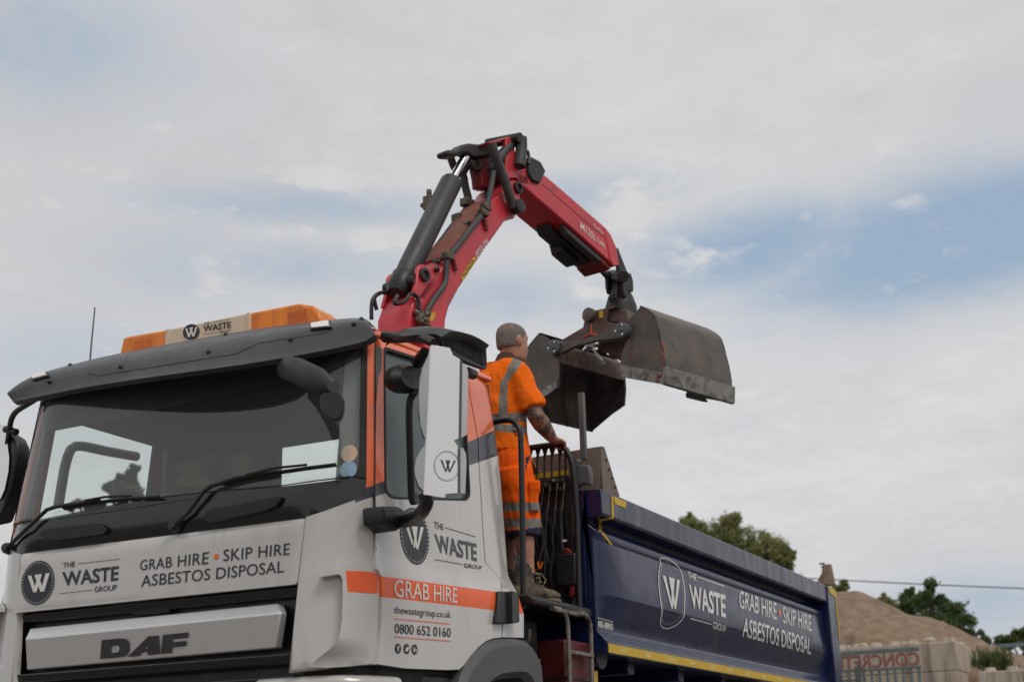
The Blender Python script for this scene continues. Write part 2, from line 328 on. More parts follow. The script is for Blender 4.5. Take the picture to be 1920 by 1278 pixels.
def patch(outline, f, step, th, holes=(), regions=(), mb=None, mi0=0):
    """triangulated piece of the surface f(a, b); regions = [(polygon, material index)]; th = vector to the back face"""
    verts = []; edges = []
    def loop(P):
        o = len(verts); verts.extend([V((p[0], p[1])) for p in P]); edges.extend([(o + i, o + (i + 1) % len(P)) for i in range(len(P))])
    loop(outline)
    for h in holes: loop(h)
    for r, _ in regions: loop(r)
    xs = [p[0] for p in outline]; ys = [p[1] for p in outline]; bnd = list(verts)
    a = min(xs) + step * .53
    while a < max(xs):
        b = min(ys) + step * .47
        while b < max(ys):
            q = V((a, b))
            if inpoly(q, outline) and not any(inpoly(q, h) for h in holes) and min((q - e).length_squared for e in bnd) > (step * .45) ** 2: verts.append(q)
            b += step
        a += step
    rv, re, rf, *_ = delaunay_2d_cdt(verts, edges, [], 0, 1e-6)
    fs = []; ms = []
    for t in rf:
        c = sum((rv[i] for i in t), V((0, 0))) / len(t)
        if not inpoly(c, outline) or any(inpoly(c, h) for h in holes): continue
        mi = mi0
        for r, k in regions:
            if inpoly(c, r): mi = k; break
        fs.append(list(t)); ms.append(mi)
    used = sorted({i for t in fs for i in t}); ix = {u: i for i, u in enumerate(used)}
    P = [f(rv[u][0], rv[u][1]) for u in used]; fs = [[ix[i] for i in t] for t in fs]; n = len(P); th = V(th)
    cnt = {}
    for k, t in enumerate(fs):
        for i in range(len(t)):
            e = (t[i], t[(i + 1) % len(t)]); cnt.setdefault(tuple(sorted(e)), []).append((e, ms[k]))
    F = fs + [[n + i for i in t[::-1]] for t in fs]; MI = ms + ms
    for es in cnt.values():
        if len(es) == 1:
            (i, j), k = es[0]; F.append([j, i, n + i, n + j]); MI.append(k)
    mb = mb or MB(); mb.add(P + [p + th for p in P], F, MI); return mb

# ------------------------------------------------------------------ lettering laid on the surfaces
DEC = []                                             # (bvh) surfaces that carry lettering
def cast(px, py, trees, off=.003):
    d = ray(px, py).normalized(); best = None
    for t in trees:
        h = t.ray_cast(CAM, d)
        if h[0] is not None and (best is None or h[3] < best[3]): best = h
    if best is None: return None
    n = best[1] if best[1].dot(d) < 0 else -best[1]
    return best[0] + n * off
def homog(q):
    (x0, y0), (x1, y1), (x2, y2), (x3, y3) = q[3], q[2], q[1], q[0]      # BL BR TR TL -> (0,0)(1,0)(1,1)(0,1)
    dx1, dx2, sx = x1 - x2, x3 - x2, x0 - x1 + x2 - x3; dy1, dy2, sy = y1 - y2, y3 - y2, y0 - y1 + y2 - y3
    den_ = dx1 * dy2 - dx2 * dy1; g = (sx * dy2 - dx2 * sy) / den_; h = (dx1 * sy - sx * dy1) / den_
    a, b, d, e = x1 - x0 + g * x1, x3 - x0 + h * x3, y1 - y0 + g * y1, y3 - y0 + h * y3
    return lambda u, v: ((a * u + b * v + x0) / (g * u + h * v + 1), (d * u + e * v + y0) / (g * u + h * v + 1))
def text2d(s, off=0.0, space=1.0):
    cu = bpy.data.curves.new('lettering', 'FONT'); cu.body = s; cu.offset = off; cu.resolution_u = 3; cu.space_character = space
    ob = bpy.data.objects.new('lettering', cu); COL.objects.link(ob)
    me = bpy.data.meshes.new_from_object(ob.evaluated_get(bpy.context.evaluated_depsgraph_get()))
    P = [(v.co.x, v.co.y) for v in me.vertices]; F = [list(p.vertices) for p in me.polygons]
    bpy.data.objects.remove(ob); bpy.data.curves.remove(cu); bpy.data.meshes.remove(me); return P, F
class Decal:
    def __init__(s, trees, off=.003): s.t = trees; s.mb = MB(); s.off = off
    def flat(s, P, F, mi=0, off=None):
        """P in photograph pixels"""
        o = s.off if off is None else off; vs = []; bad = set()
        for i, (x, y) in enumerate(P):
            p = cast(x, y, s.t, o)
            if p is None: bad.add(i); p = V((0, 0, 0))
            vs.append(p)
        s.mb.add(vs, [f for f in F if not bad & set(f)], mi); return s
    def text(s, t, quad, off=.0, mi=0, space=1.0, cuts=0):
        P, F = text2d(t, off, space)
        if cuts:
            bm = bmesh.new(); vv = [bm.verts.new((x, y, 0)) for x, y in P]
            for f in F:
                try: bm.faces.new([vv[i] for i in f])
                except ValueError: pass
            bmesh.ops.triangulate(bm, faces=bm.faces); bmesh.ops.subdivide_edges(bm, edges=bm.edges, cuts=cuts, use_grid_fill=True)
            bm.verts.index_update(); P = [(v.co.x, v.co.y) for v in bm.verts]; F = [[v.index for v in f.verts] for f in bm.faces]; bm.free()
        x0, x1 = min(p[0] for p in P), max(p[0] for p in P); y0, y1 = min(p[1] for p in P), max(p[1] for p in P); H = homog(quad)
        return s.flat([H((x - x0) / (x1 - x0), (y - y0) / (y1 - y0)) for x, y in P], F, mi)
    def poly(s, P, mi=0, off=None): return s.flat(P, [list(range(len(P)))], mi, off)
    def line(s, P, wd, mi=0, closed=False, d=12, off=None):
        P = [V((x, y)) for x, y in P]; P = dens(P, d, closed); n = len(P); A = []
        for i in range(n):
            a = P[i - 1] if (closed or i) else P[i]; b = P[(i + 1) % n] if (closed or i < n - 1) else P[i]
            t = (b - a).normalized(); q = V((-t.y, t.x)) * wd / 2; A += [tuple(P[i] + q), tuple(P[i] - q)]
        return s.flat(A, [[2 * i, 2 * i + 1, (2 * i + 3) % (2 * n), (2 * i + 2) % (2 * n)] for i in range(n if closed else n - 1)], mi, off)
    def disc(s, c, ux, uy, n=32, mi=0, off=None):
        P = [(c[0] + ux[0] * cos(2 * pi * k / n) + uy[0] * sin(2 * pi * k / n), c[1] + ux[1] * cos(2 * pi * k / n) + uy[1] * sin(2 * pi * k / n)) for k in range(n)]
        return s.flat(P + [tuple(c)], [[k, (k + 1) % n, n] for k in range(n)], mi, off)
    def wmark(s, quad, mi=0, wd=.17, off=None):
        """the two crossed strokes-V monogram"""
        H = homog(quad); o = s.off if off is None else off
        for k, (a, b) in enumerate([((.02, 1), (.30, 0)), ((.72, 0), (.98, 1)), ((.30, 0), (.60, 1)), ((.40, 1), (.72, 0))]):
            q = [(a[0] - wd / 2, a[1]), (a[0] + wd / 2, a[1]), (b[0] + wd / 2, b[1]), (b[0] - wd / 2, b[1])]
            s.flat([H(x, y) for x, y in q], [[0, 1, 2, 3]], mi, o + k * .0004)
        return s
    def dots(s, c, ux, uy, r, n, size, mi=0, off=None):
        for k in range(n):
            a = 2 * pi * (k + .5) / n; x = c[0] + r * (ux[0] * cos(a) + uy[0] * sin(a)); y = c[1] + r * (ux[1] * cos(a) + uy[1] * sin(a))
            s.disc((x, y), (ux[0] * size, ux[1] * size), (uy[0] * size, uy[1] * size), 6, mi, off)
        return s
    def build(s, name, mats, parent): return s.mb.build(name, mats, parent, recalc=False, ang=0)

# ------------------------------------------------------------------ ground and far setting come with the yard below; first the lorry
LORRY = thing('grab_lorry', (0, 3.5, 0), 'white and orange grab lorry with a red crane and a navy blue tipper body', 'lorry')
def sst(a, b, x):
    t = min(1, max(0, (x - a) / (b - a))); return t * t * (3 - 2 * t)
def YF(x, z):                                        # the cab front: flat in the middle, swept back at the corners, raked above the waist
    c = .18 * (max(0, abs(x) - .78) / .34) ** 2.2
    return c + (.17 * (z - 1.9) if z > 1.9 else 0) - (.03 * (1.845 - z) if z < 1.845 else 0)
ZTP = lambda y: 2.755 + .088 * max(0, min(1, (y - .25) / 1.25))
def XS(y, z):                                        # the cab side: wide below the shoulder, tumblehome above
    x = 1.15 - .035 * sst(1.58, 1.70, z)
    if z > 1.70: x -= .06 * (z - 1.70) / 1.0
    e = z - (ZTP(y) - .1)
    if e > 0: x -= 2.7 * e * e
    if z > 1.60 and y > 1.0: x -= .05 * sst(1.6, 1.75, z) * ((y - 1.0) / .6) ** 2
    return x
def solve(px, py, ax, vals, f):
    prev = None
    for v in vals:
        p = at(px, py, ax, v); g = f(p)
        if g <= 0 and prev is not None:
            lo, hi = prev, v
            for _ in range(24):
                m = (lo + hi) / 2
                if f(at(px, py, ax, m)) > 0: lo = m
                else: hi = m
            return at(px, py, ax, hi)
        if g > 0: prev = v
    return None
def hitF(px, py):
    p = solve(px, py, 'y', [-.3 + .01 * k for k in range(90)], lambda p: YF(p.x, p.z) - p.y if abs(p.x) < 1.22 else 1.0) or at(px, py, 'y', .2)
    return V((p.x, p.z))
def hitS(px, py):
    p = solve(px, py, 'x', [1.25 - .006 * k for k in range(60)], lambda p: p.x - XS(p.y, p.z) if -.2 < p.y < 2 else 1.0) or at(px, py, 'x', 1.09)
    return V((p.y, p.z))
pF = lambda x, z: V((x, YF(x, z), z))
pS = lambda y, z: V((XS(y, z), y, z))
mirx = lambda pts: [V((-p[0], *p[1:])) for p in pts][::-1]
def mirror_mb(mb):
    o = MB(); o.v = [V((-p.x, p.y, p.z)) for p in mb.v]; o.f = [f[::-1] for f in mb.f]; o.m = list(mb.m); return o
PAINT = [M['white'], M['orange'], M['navy'], M['stripe']]

# --- door and rear quarter, colour bands as in the livery
seam = [(703, 625), (702.5, 767), (701.5, 900), (702.6, 1051), (706, 1066), (713, 1079), (715, 1117), (713.5, 1172), (706.5, 1244)]
rseam = [(877, 700), (880, 735), (896, 822), (898, 870), (906, 1000), (909.7, 1054), (938.4, 1084), (940, 1108), (942, 1172), (941, 1193.5)]
back = [(902, 690), (908, 710), (918, 753), (926, 801), (934, 856), (941, 904), (947.6, 1000), (950.5, 1057), (973, 1078), (980.7, 1093), (982, 1150), (982, 1194.5)]
S = lambda pts: [hitS(*p) for p in pts]; F = lambda pts: [hitF(*p) for p in pts]
ZTOP = 2.78
sseam = S([(x + 2.2, y) for x, y in seam]); srs = S(rseam); sback = [V((min(p.x, 1.6), p.y)) for p in S(back)]
ext = lambda a, b, k: b + (b - a) * k
bt0 = S([(705, 906.5), (718, 902.6), (877, 828.6), (927, 806)]); bt0 = [ext(bt0[1], bt0[0], 3)] + bt0 + [ext(bt0[2], bt0[3], 2)]
bb0 = S([(705, 929.5), (720, 925), (880.5, 871.6), (933, 853.7)]); bb0 = [ext(bb0[1], bb0[0], 3)] + bb0 + [ext(bb0[2], bb0[3], 2)]
orangeP = bt0 + [V((bt0[-1].x + .3, 3.3)), V((-.5, 3.3))]
navyP = bt0 + bb0[::-1]
st0 = S([(716, 1079.2), (850, 1097.8), (979, 1115.8)]); st0 = [ext(st0[1], st0[0], .6)] + st0 + [ext(st0[1], st0[2], .6)]
sb0 = S([(717, 1118.3), (850, 1134.2), (979, 1149.7)]); sb0 = [ext(sb0[1], sb0[0], .6)] + sb0 + [ext(sb0[1], sb0[2], .6)]
stripeP = st0 + sb0[::-1]
REG = [(navyP, 2), (orangeP, 1), (stripeP, 3)]
win = rnd(S([(717, 648), (797, 674), (866, 697), (882, 930), (874, 938), (735, 935), (721, 924)]), [.04, .0, .05, .03, .02, .05, .05], 4)
dtop = [V((srs[0].x - .012, ZTOP)), V((sseam[0].x + .0, ZTOP))]
botp = S([(882.5, 1229), (873, 1243), (861, 1254), (838, 1255), (760, 1252)])
arch = S([(941, 1194.2), (925, 1195.5), (911, 1201), (897, 1212)])
dout = sseam + botp[::-1][0:] + arch[::-1]
dout = dout + [p - V((.006, 0)) for p in srs[::-1]] + [V((srs[0].x - .006, ZTP(srs[0].x))), V((sseam[0].x, ZTP(sseam[0].x)))]
door_mb = patch(dout, pS, .05, (-.035, 0, 0), [win], REG)
DOOR = door_mb.build('door', PAINT, LORRY, ang=28); tag(DOOR, 'grey-white cab door lettered GRAB HIRE with orange top')
qout = [p + V((.006, 0)) for p in srs] + sback[::-1] + [V((sback[0].x, ZTP(sback[0].x))), V((srs[0].x + .006, ZTP(srs[0].x)))]
quar_mb = patch(qout, pS, .05, (-.035, 0, 0), [], REG)
quar_mb.build('rear_quarter_panel', PAINT, LORRY, ang=28)
# far side, mirrored
mirror_mb(door_mb).build('door', PAINT, LORRY, ang=28).name = 'door.001'
mirror_mb(quar_mb).build('rear_quarter_panel', PAINT, LORRY, ang=28)
gp_ = [(pS(*S([(x + 1, y)])[0]) + pF(*F([(x - 1, y)])[0])) / 2 + V((-.01, .012, 0)) for x, y in dens([(703, 640), (702.5, 767), (701.5, 900), (702.6, 1051), (706, 1066), (713, 1079), (715, 1117), (713.5, 1172), (707, 1240)], 30, False)]
MB().tube(gp_, .0085, 8).build('door_seal', M['rubber'], DOOR, ang=60)
gq_ = [pS(*p) + V((-.018, 0, 0)) for p in dens(srs, .05, False)]; MB().tube(gq_, .012, 8).build('door_seal', M['rubber'], DOOR, ang=60)
# door glass, seal, handle
wc = sum(win, V((0, 0))) / len(win); win_in = [wc + (p - wc) * .965 for p in win]
glass_o = [p for p in win]
g = patch([wc + (p - wc) * .985 for p in win], lambda y, z: pS(y, z) - V((.018, 0, 0)), .15, (-.004, 0, 0)); g.build('door_window', M['glassdoor'], DOOR)
gm = mirror_mb(g); gf = gm.build('door_window', M['glassfar'], bpy.data.objects['door.001'])
seal = patch(win, lambda y, z: pS(y, z) + V((.002, 0, 0)), .1, (-.03, 0, 0), [win_in]); seal.build('window_seal', M['rubber'], DOOR); mirror_mb(seal).build('window_seal', M['rubber'], bpy.data.objects['door.001'])
hb = MB(); hs = S(Z4((1350, 690), (1398, 690), (1400, 892), (1330, 890))); hb.prism([pS(*p) for p in hs], (.03, 0, 0)); hb.build('handle_base', M['black'], DOOR, bevel=.008)
hb = MB(); hs = S(Z4((1398, 690), (1436, 700), (1446, 885), (1402, 893))); hb.prism([pS(*p) + V((.004, 0, 0)) for p in rnd(hs, .01)], (.05, 0, 0)); hb.build('handle', M['black'], DOOR, bevel=.012, seg=3)

# --- front corner (pillar, white corner, stripe), lifted air deflector
F = lambda pts: [hitF(*p) for p in pts]
fout = F([(541.5, 1260), (559, 1095), (573.5, 969), (610, 957), (640, 946), (668, 936), (683, 930), (687, 905), (688, 780), (689, 655)])
fout += [V((fout[-1].x - .005, 2.76)), V((1.045, 2.76))] + F([(700.5, 640), (700, 767), (699, 900), (700, 1051), (702.5, 1066), (709, 1079), (711, 1117), (709.5, 1172), (703, 1244.5)])
fo = F([(684.6, 914), (699, 909.5)]); fn = F([(684.6, 935.5), (699, 931)]); fo = [ext(fo[1], fo[0], 1.35)] + fo + [ext(fo[0], fo[1], 6)]; fn = ([ext(fn[1], fn[0], 1.35)] + fn + [ext(fn[0], fn[1], 6)])[::-1]
fs_ = F([(653, 1072), (680, 1071.5), (708, 1073.3)]); fsb = F([(710, 1112.8), (656, 1111.5)]); fs_ = fs_ + [ext(fs_[1], fs_[2], 1.5), ext(fsb[1], fsb[0], 1.5)] + fsb
FREG = [(fo + fn, 2), (fo + [V((1.6, 3)), V((.5, 3))], 1)]
corner_mb = patch(fout, pF, .035, (-.012, .035, 0), [], FREG)
CORNER = corner_mb.build('front_corner_panel', PAINT, LORRY, ang=30)
mirror_mb(corner_mb).build('front_corner_panel', PAINT, LORRY, ang=30)
Z9 = zm(520, 1040, .1862)
defl = F(Z9((452, 242), (560, 224), (640, 210), (668, 222), (682, 262), (684, 420), (679, 640), (665, 770), (635, 870), (560, 945), (450, 1015), (335, 1100), (330, 1128), (500, 1135), (720, 1120), (905, 1100), (980, 1084),
            (1008, 900), (1014, 640), (1012, 330), (1006, 190), (985, 100), (950, 76), (840, 82), (700, 100), (590, 130), (520, 160), (455, 190)))
def pD(x, z):
    e = .052 * (1 - sst(1.0, 1.14, x)) * sst(1.20, 1.30, z) + .006
    return pF(x, z) + V((.35, -.94, 0)) * e
defl_mb = patch(defl, pD, .022, (-.018, .05, 0), [], [(fs_, 3)])
defl_mb.build('air_deflector', PAINT, CORNER, ang=40, bevel=.006)
mirror_mb(defl_mb).build('air_deflector', PAINT, bpy.data.objects['front_corner_panel.001'], ang=40, bevel=.006)

# --- bonnet flap with the company name
nout = F([(24.5, 1149.5), (36.5, 1037.5), (571, 970.5), (557.5, 1094.5)]); zt_, zb_ = max(p.y for p in nout), min(p.y for p in nout)
NZ = [sum(p.y for p in nout[1:3]) / 2, (nout[0].y + nout[3].y) / 2]
nout = [V((-.853, nout[0].y)), V((-.858, nout[1].y)), V((nout[2].x, nout[2].y)), V((nout[3].x, nout[3].y))]
flap_mb = patch(rnd(nout, .015), lambda x, z: pF(x, z) + V((0, .035 * sst(1.80, 1.86, z) * .6 - .004, 0)), .03, (0, .03, 0))
FLAP = flap_mb.build('front_panel', M['white'], LORRY, ang=30)

# --- windscreen, black lower cowl
wlow = F([(676, 893), (600, 901), (526, 911), (400, 921), (300, 932)]); wr = F([(687, 895), (688, 780), (689, 660)])
WL = [V((.0, wlow[-1].y - .002))] + wlow[::-1] + wr + [V((wr[-1].x - .004, 2.74))]
wout = WL + [V((-p.x, p.y)) for p in WL[::-1][:-1]]
ws = patch(wout, pF, .06, (0, .006, 0)); WS = ws.build('windscreen', M['glassws'], LORRY, ang=60)
cl = F([(682, 931.5), (668, 937.5), (640, 947.5), (610, 958.5), (574, 971)])
CB = [p for p in cl] + [V((.0, NZ[0] + .004))]
cr_ = CB[::-1] + [V((wr[0].x, wr[0].y - .003))] + [V((p.x, p.y - .003)) for p in [wlow[0]]] + [V((p.x, p.y - .004)) for p in wlow[1:]] + [V((0, wlow[-1].y - .006))]
right_half = [p for p in cr_]
cout = [V((p.x, p.y)) for p in right_half[1:-1]] + [V((-p.x, p.y)) for p in right_half[1:-1][::-1]]
def pC(x, z):
    return pF(x, z) + V((0, .012 - .02 * sst(1.86, 1.95, z) * (1 - sst(.75, 1.0, abs(x))), 0))
cowl_mb = patch(cout, pC, .04, (0, .05, 0)); COWL = cowl_mb.build('windscreen_cowl', M['gloss'], LORRY, ang=40)
# recessed grab slots and a moulded step in the cowl
ct = [cowl_mb.bvh()]
for k, poly in enumerate([Z1((1020, 1150), (1050, 1105), (1420, 1040), (1400, 1090), (1330, 1120), (1060, 1180)), Z1((205, 1235), (230, 1205), (500, 1172), (545, 1200), (540, 1230), (300, 1262))]):
    pr = rnd([(p[0], p[1], 0) for p in poly], 6, 3); b_ = MB(); pp = [cast(p[0], p[1], ct, .002) for p in pr]
    c_ = sum(pp, V()) / len(pp); ins = [c_ + (p - c_) * .86 + V((0, .004, 0)) for p in pp]
    b_.loft(pp, [p + V((0, -.022, 0)) for p in pp]); ridge = b_.build('grab_recess', M['black'], COWL, bevel=.006)
dl = Decal(ct, .006)
dl.line(Z1((1010, 1010), (1400, 958), (1640, 930)), 1.2); dl.build('moulded_edge', M['visor'], COWL)
dl = Decal(ct, .006); dl.line(Z1((270, 1150), (700, 1090), (1000, 1040)), 1.2); dl.build('moulded_edge', M['visor'], COWL)
# dark band just behind the top of the glass and its rounded corner
fr = F([(190, 786), (300, 762), (440, 729), (580, 700), (616, 690), (640, 676), (660, 655), (690, 640)])
band = [V((-fr[-1].x, fr[-1].y)), V((-fr[-2].x - .01, fr[-2].y - .02)), V((-fr[-4].x, fr[0].y))] + fr + [V((fr[-1].x, 2.73)), V((-fr[-1].x, 2.73))]
patch(band, lambda x, z: pF(x, z) + V((0, .03, 0)), .08, (0, .006, 0)).build('top_band', M['liner'], WS, ang=60)
fringe = patch([V((p.x, p.y)) for p in wout], lambda x, z: pF(x, z) + V((0, -.003, 0)), .1, (0, .004, 0), [[V((p.x * .978 if abs(p.x) > .9 else p.x, p.y if p.y > 2.6 else p.y + .004)) for p in wout]])
fringe.build('windscreen_seal', M['rubber'], WS, ang=60)
# stickers inside the glass
for q, m_, nm in (((653, 849), 'stickr', 'round_sticker'), ((651.5, 879), 'stickb', 'round_sticker')):
    p2 = hitF(*q); c = pF(*p2) + V((0, .009, 0)); MB().lathe(c, (0.25, -1, .1), [(.04, 0), (.04, .002)], 28).build(nm, M[m_], WS, ang=30)

# --- sun visor
LP = [(24, 753), (68, 744), (158, 726), (270, 708.5), (375, 694), (460, 682), (544, 668.5), (620, 654), (683, 639.5), (701, 626)]
TP = [(31, 741), (64, 705), (150, 679), (225, 662), (330, 642), (415, 627), (510, 612), (597, 602), (676, 596), (701, 611)]
yl = lambda px: -.13 + .3 * ((px - 360) / 340) ** 2
L3 = [at(*p, 'y', yl(p[0])) for p in LP]; T3 = [at(*p, 'y', .22 + .07 * ((p[0] - 360) / 340) ** 2) for p in TP]
rows = []
bulge = [0, .012, .04, .055, .055, .04, .02, 0]
for k in range(8):
    t = k / 7; rows.append([a.lerp(b, t) + V((0, -1, .35)) * bulge[k] for a, b in zip(L3, T3)])
def smooth_row(r, n=4):
    out = []
    for i in range(len(r) - 1):
        p0, p1, p2, p3 = r[max(i - 1, 0)], r[i], r[i + 1], r[min(i + 2, len(r) - 1)]
        for j in range(n):
            t = j / n; out.append(.5 * ((2 * p1) + (p2 - p0) * t + (2 * p0 - 5 * p1 + 4 * p2 - p3) * t * t + (3 * p1 - 3 * p2 + p3 - p0) * t ** 3))
    return out + [r[-1]]
rows = [smooth_row(r) for r in rows]
vis_mb = MB().grid(rows, 0, (0, .035, -.012)); VIS = vis_mb.build('sun_visor', M['visor'], LORRY, ang=50)
vt = [vis_mb.bvh()]
d_ = Decal(vt, .002); d_.line(Z1((440, 425), (490, 436), (800, 388), (1180, 328), (1290, 275), (1460, 250), (1640, 222)), 1.3); d_.build('visor_crease', M['black'], VIS)
for q in Z1((603, 393), (1042, 320), (1128, 234), (246, 467), (1452, 258), (1768, 180), (1806, 157), (352, 386)):
    p = cast(*q, vt, 0)
    if p: MB().lathe(p, (0, -1, .5), [(.012, -.01), (.012, .006), (.008, .011)], 10).build('bolt', M['black'], VIS)
for q in (Z1((1560, 184), (1648, 170), (1652, 198), (1562, 208)), Z1((168, 440), (235, 424), (240, 442), (172, 460))):
    pp = [cast(*p, vt, .0) for p in q]
    if all(pp): 
        c = sum(pp, V()) / 4; MB().prism([c + (p - c) * 1.22 for p in pp], (0, -.01, .004)).build('lamp_bezel', M['black'], VIS, bevel=.004)
        MB().prism(rnd([p + V((0, -.011, .003)) for p in pp], .012), (0, -.008, .004)).build('marker_lamp', M['lamp'], VIS, bevel=.004)

# --- roof, back wall with its window, interior
roof = MB()
prof = [(1.045, 2.745), (1.035, 2.775), (1.0, 2.798), (.9, 2.815), (.5, 2.83)]; prof = prof + [(-x, z) for x, z in prof[::-1]]
roof.loft([V((x, .22, z)) for x, z in prof], [V((x * .975, 1.56, z + .085)) for x, z in prof]); roof.build('roof', M['orange'], LORRY, bevel=.01)
bw = MB(); wa, wb = at(526, 838, 'y', 1.56), at(526, 910, 'y', 1.56); wx0, wz0, wz1 = wa.x, wb.z - .02, wa.z + .02
wx1 = wx0 + .72
hole = rnd([V((wx0, wz0)), V((wx1, wz0)), V((wx1, wz1)), V((wx0, wz1))], .035)
patch([V((-1.05, 1.2)), V((1.06, 1.2)), V((1.05, 2.0)), V((.98, 2.82)), V((-.98, 2.82)), V((-1.05, 2.0))], lambda x, z: V((x, 1.53, z)), .2, (0, .05, 0), [hole]).build('cab_back_wall', M['interior'], LORRY)
patch(hole, lambda x, z: V((x, 1.555, z)), .3, (0, .004, 0)).build('rear_window', M['glassfar'], LORRY)
MB().box2((-1.0, .35, 2.62), (.98, 1.53, 2.75)).build('headliner', M['liner'], LORRY, bevel=.03)
da = MB(); da.prism([V((-.97, .2, 1.3)), V((-.97, .2, 1.88)), V((-.97, .34, 1.97)), V((-.97, .62, 1.95)), V((-.97, .74, 1.85)), V((-.97, .7, 1.3))], (1.94, 0, 0))
da.ell([(V((-.62, .55, 1.93)), V((.3, 0, 0)), V((0, .1, 0))), (V((-.62, .55, 2.03)), V((.25, 0, 0)), V((0, .08, 0))), (V((-.62, .55, 2.06)), V((.1, 0, 0)), V((0, .04, 0)))])
da.build('dashboard', M['interior'], LORRY, bevel=.02)
MB().box2((-1.06, .2, 1.2), (1.06, 1.53, 1.3)).build('cab_floor', M['interior'], LORRY)
for s_ in (1, -1):                                   # door inner skins and pillar trims, grey plastic
    pil = MB(); A = []; B = []
    for i in range(8):
        z = 1.92 + i * .11; xo = 1.088 - .03 * (i / 7); xi = .955 - .02 * (i / 7)
        A.append(V((s_ * xo, YF(xo, z) + .035, z))); B.append(V((s_ * xi, YF(xi, z) + .045, z)))
    pil.grid([A, B], 0, (0, .05, 0)); pil.build('pillar_trim', M['trim'], LORRY, ang=50)
    MB().box2((s_ * .95, .5, 1.3), (s_ * .99, 1.5, 1.93)).build('door_lining', M['interior'], LORRY, bevel=.02)
    MB().prism([V((s_ * 1.035, 1.2, 1.9)), V((s_ * 1.035, 1.53, 1.9)), V((s_ * .985, 1.53, 2.7)), V((s_ * .985, 1.16, 2.7))], (-s_ * .05, 0, 0)).build('rear_pillar_trim', M['trim'], LORRY, bevel=.015)
def seat(x):
    o = MB(); o.box((x, .98, 1.62), (.5, .5, .16))
    o.prism([V((x - .24, 1.15, 1.68)), V((x - .24, 1.28, 1.66)), V((x - .22, 1.42, 2.25)), V((x - .22, 1.32, 2.27))], (.48, 0, 0))
    so = o.build('seat', M['interior'], LORRY, bevel=.05, seg=3)
    MB().box((x, 1.37, 2.36), (.28, .1, .2)).build('headrest', M['interior'], so, bevel=.04, seg=3)
seat(-.58); seat(.55)
sw = MB(); c = V((-.58, .72, 2.05)); ax1 = V((1, 0, 0)); ax2 = V((0, .42, .9)).normalized()
sw.tube([c + (ax1 * cos(2 * pi * k / 32) + ax2 * sin(2 * pi * k / 32)) * .22 for k in range(33)], .016, 8); sw.tube([c - ax1 * .21, c, c + ax1 * .21], .018, 8); sw.tube([c, c + V((0, -.25, -.25))], .03, 8)
sw.build('steering_wheel', M['black'], LORRY)
hv = MB(); px_ = [Z1((870, 880), (1060, 815), (1075, 830), (1010, 930), (1090, 975), (1050, 990), (850, 985), (900, 930))[i] for i in range(8)]
hv.prism([at(*p, 'y', 1.2) for p in px_], (0, .04, .0)); ppp = Z1((1140, 830), (1230, 812), (1275, 960), (1170, 978))
hv.prism([at(*p, 'y', 1.22) for p in ppp], (0, .04, 0))
tag(hv.build('safety_vest', M['vest'], None, bevel=.01), 'yellow hi-vis vest hung over the seat inside the cab', 'vest')

# --- roof light bar
LBY = .36
def barpart(px4, name, m, y0=LBY, dep=.2, bev=.012, parent=LORRY):
    P = [at(*p, 'y', y0) for p in px4]; b_ = MB(); c = sum(P, V()) / len(P)
    b_.loft(P, [c + (p - c) * V((1, 1, .96)).x + V((0, dep, 0)) for p in P]); return b_, b_.build(name, m, parent, bevel=bev, seg=3)
bar_b, BAR = barpart(Z1((845, 203), (1240, 121), (1246, 218), (835, 300)), 'light_bar', M['cream'])
for q in (Z1((590, 345), (612, 245), (640, 238), (843, 203), (833, 300)), Z1((1243, 121), (1485, 74), (1555, 84), (1590, 118), (1606, 175), (1246, 224))):
    lb, lo = barpart(q, 'amber_lens', M['amber'], parent=BAR, bev=.018)
for q in (Z1((665, 262), (760, 246), (755, 312), (660, 325)), Z1((1435, 118), (1535, 98), (1540, 175), (1435, 190))):
    P = [at(*p, 'y', LBY - .002) for p in q]; MB().prism(P, (0, .08, 0)).build('lamp_reflector', M['amber2'], BAR, bevel=.006)
for q in (Z1((826, 206), (850, 201), (842, 300), (818, 304)), Z1((1228, 124), (1248, 119), (1253, 222), (1232, 226))):
    P = [at(*p, 'y', LBY - .006) for p in q]; MB().prism(P, (0, .21, 0)).build('end_clip', M['cream'], BAR, bevel=.004)
for x in (-.35, .42): MB().box((x, .46, 2.87), (.08, .12, .14)).build('bracket', M['black'], BAR, bevel=.01)
bt = [bar_b.bvh()]
d_ = Decal(bt, .004); c_, ux, uy = Z1((957, 219))[0], (15.4, -1.6), (.3, 14.6)
d_.disc(c_, ux, uy); d_.build('logo_disc', M['ink'], BAR); d_ = Decal(bt, .004); d_.text('WASTE', Z1((1017, 186), (1155, 167), (1155, 199), (1017, 219)), .02); d_.text('THE', Z1((1020, 172), (1050, 167), (1050, 178), (1020, 183)), .01); d_.text('GROUP', Z1((1096, 214), (1152, 206), (1152, 219), (1096, 227)), .01)
d_.line(Z1((1060, 170), (1150, 156)), .7); d_.line(Z1((1015, 232), (1090, 222)), .7)
d_.build('company_lettering', M['ink'], BAR)
d_ = Decal(bt, .005); d_.wmark(Z1((932, 202), (985, 194), (985, 240), (930, 248))); d_.build('monogram', M['wink'], BAR)

# --- aerial
a0, a1 = at(167, 690, 'y', .9), at(178, 576, 'y', .9)
ant = MB(); ant.tube([a0 - V((0, 0, .22)), a0.lerp(a1, .4), a1], [.006, .005, .004], 6); ant.tube([a0 - V((0, 0, .26)), a0 - V((0, 0, .16))], .014, 8); ant.build('aerial', M['post'], LORRY)

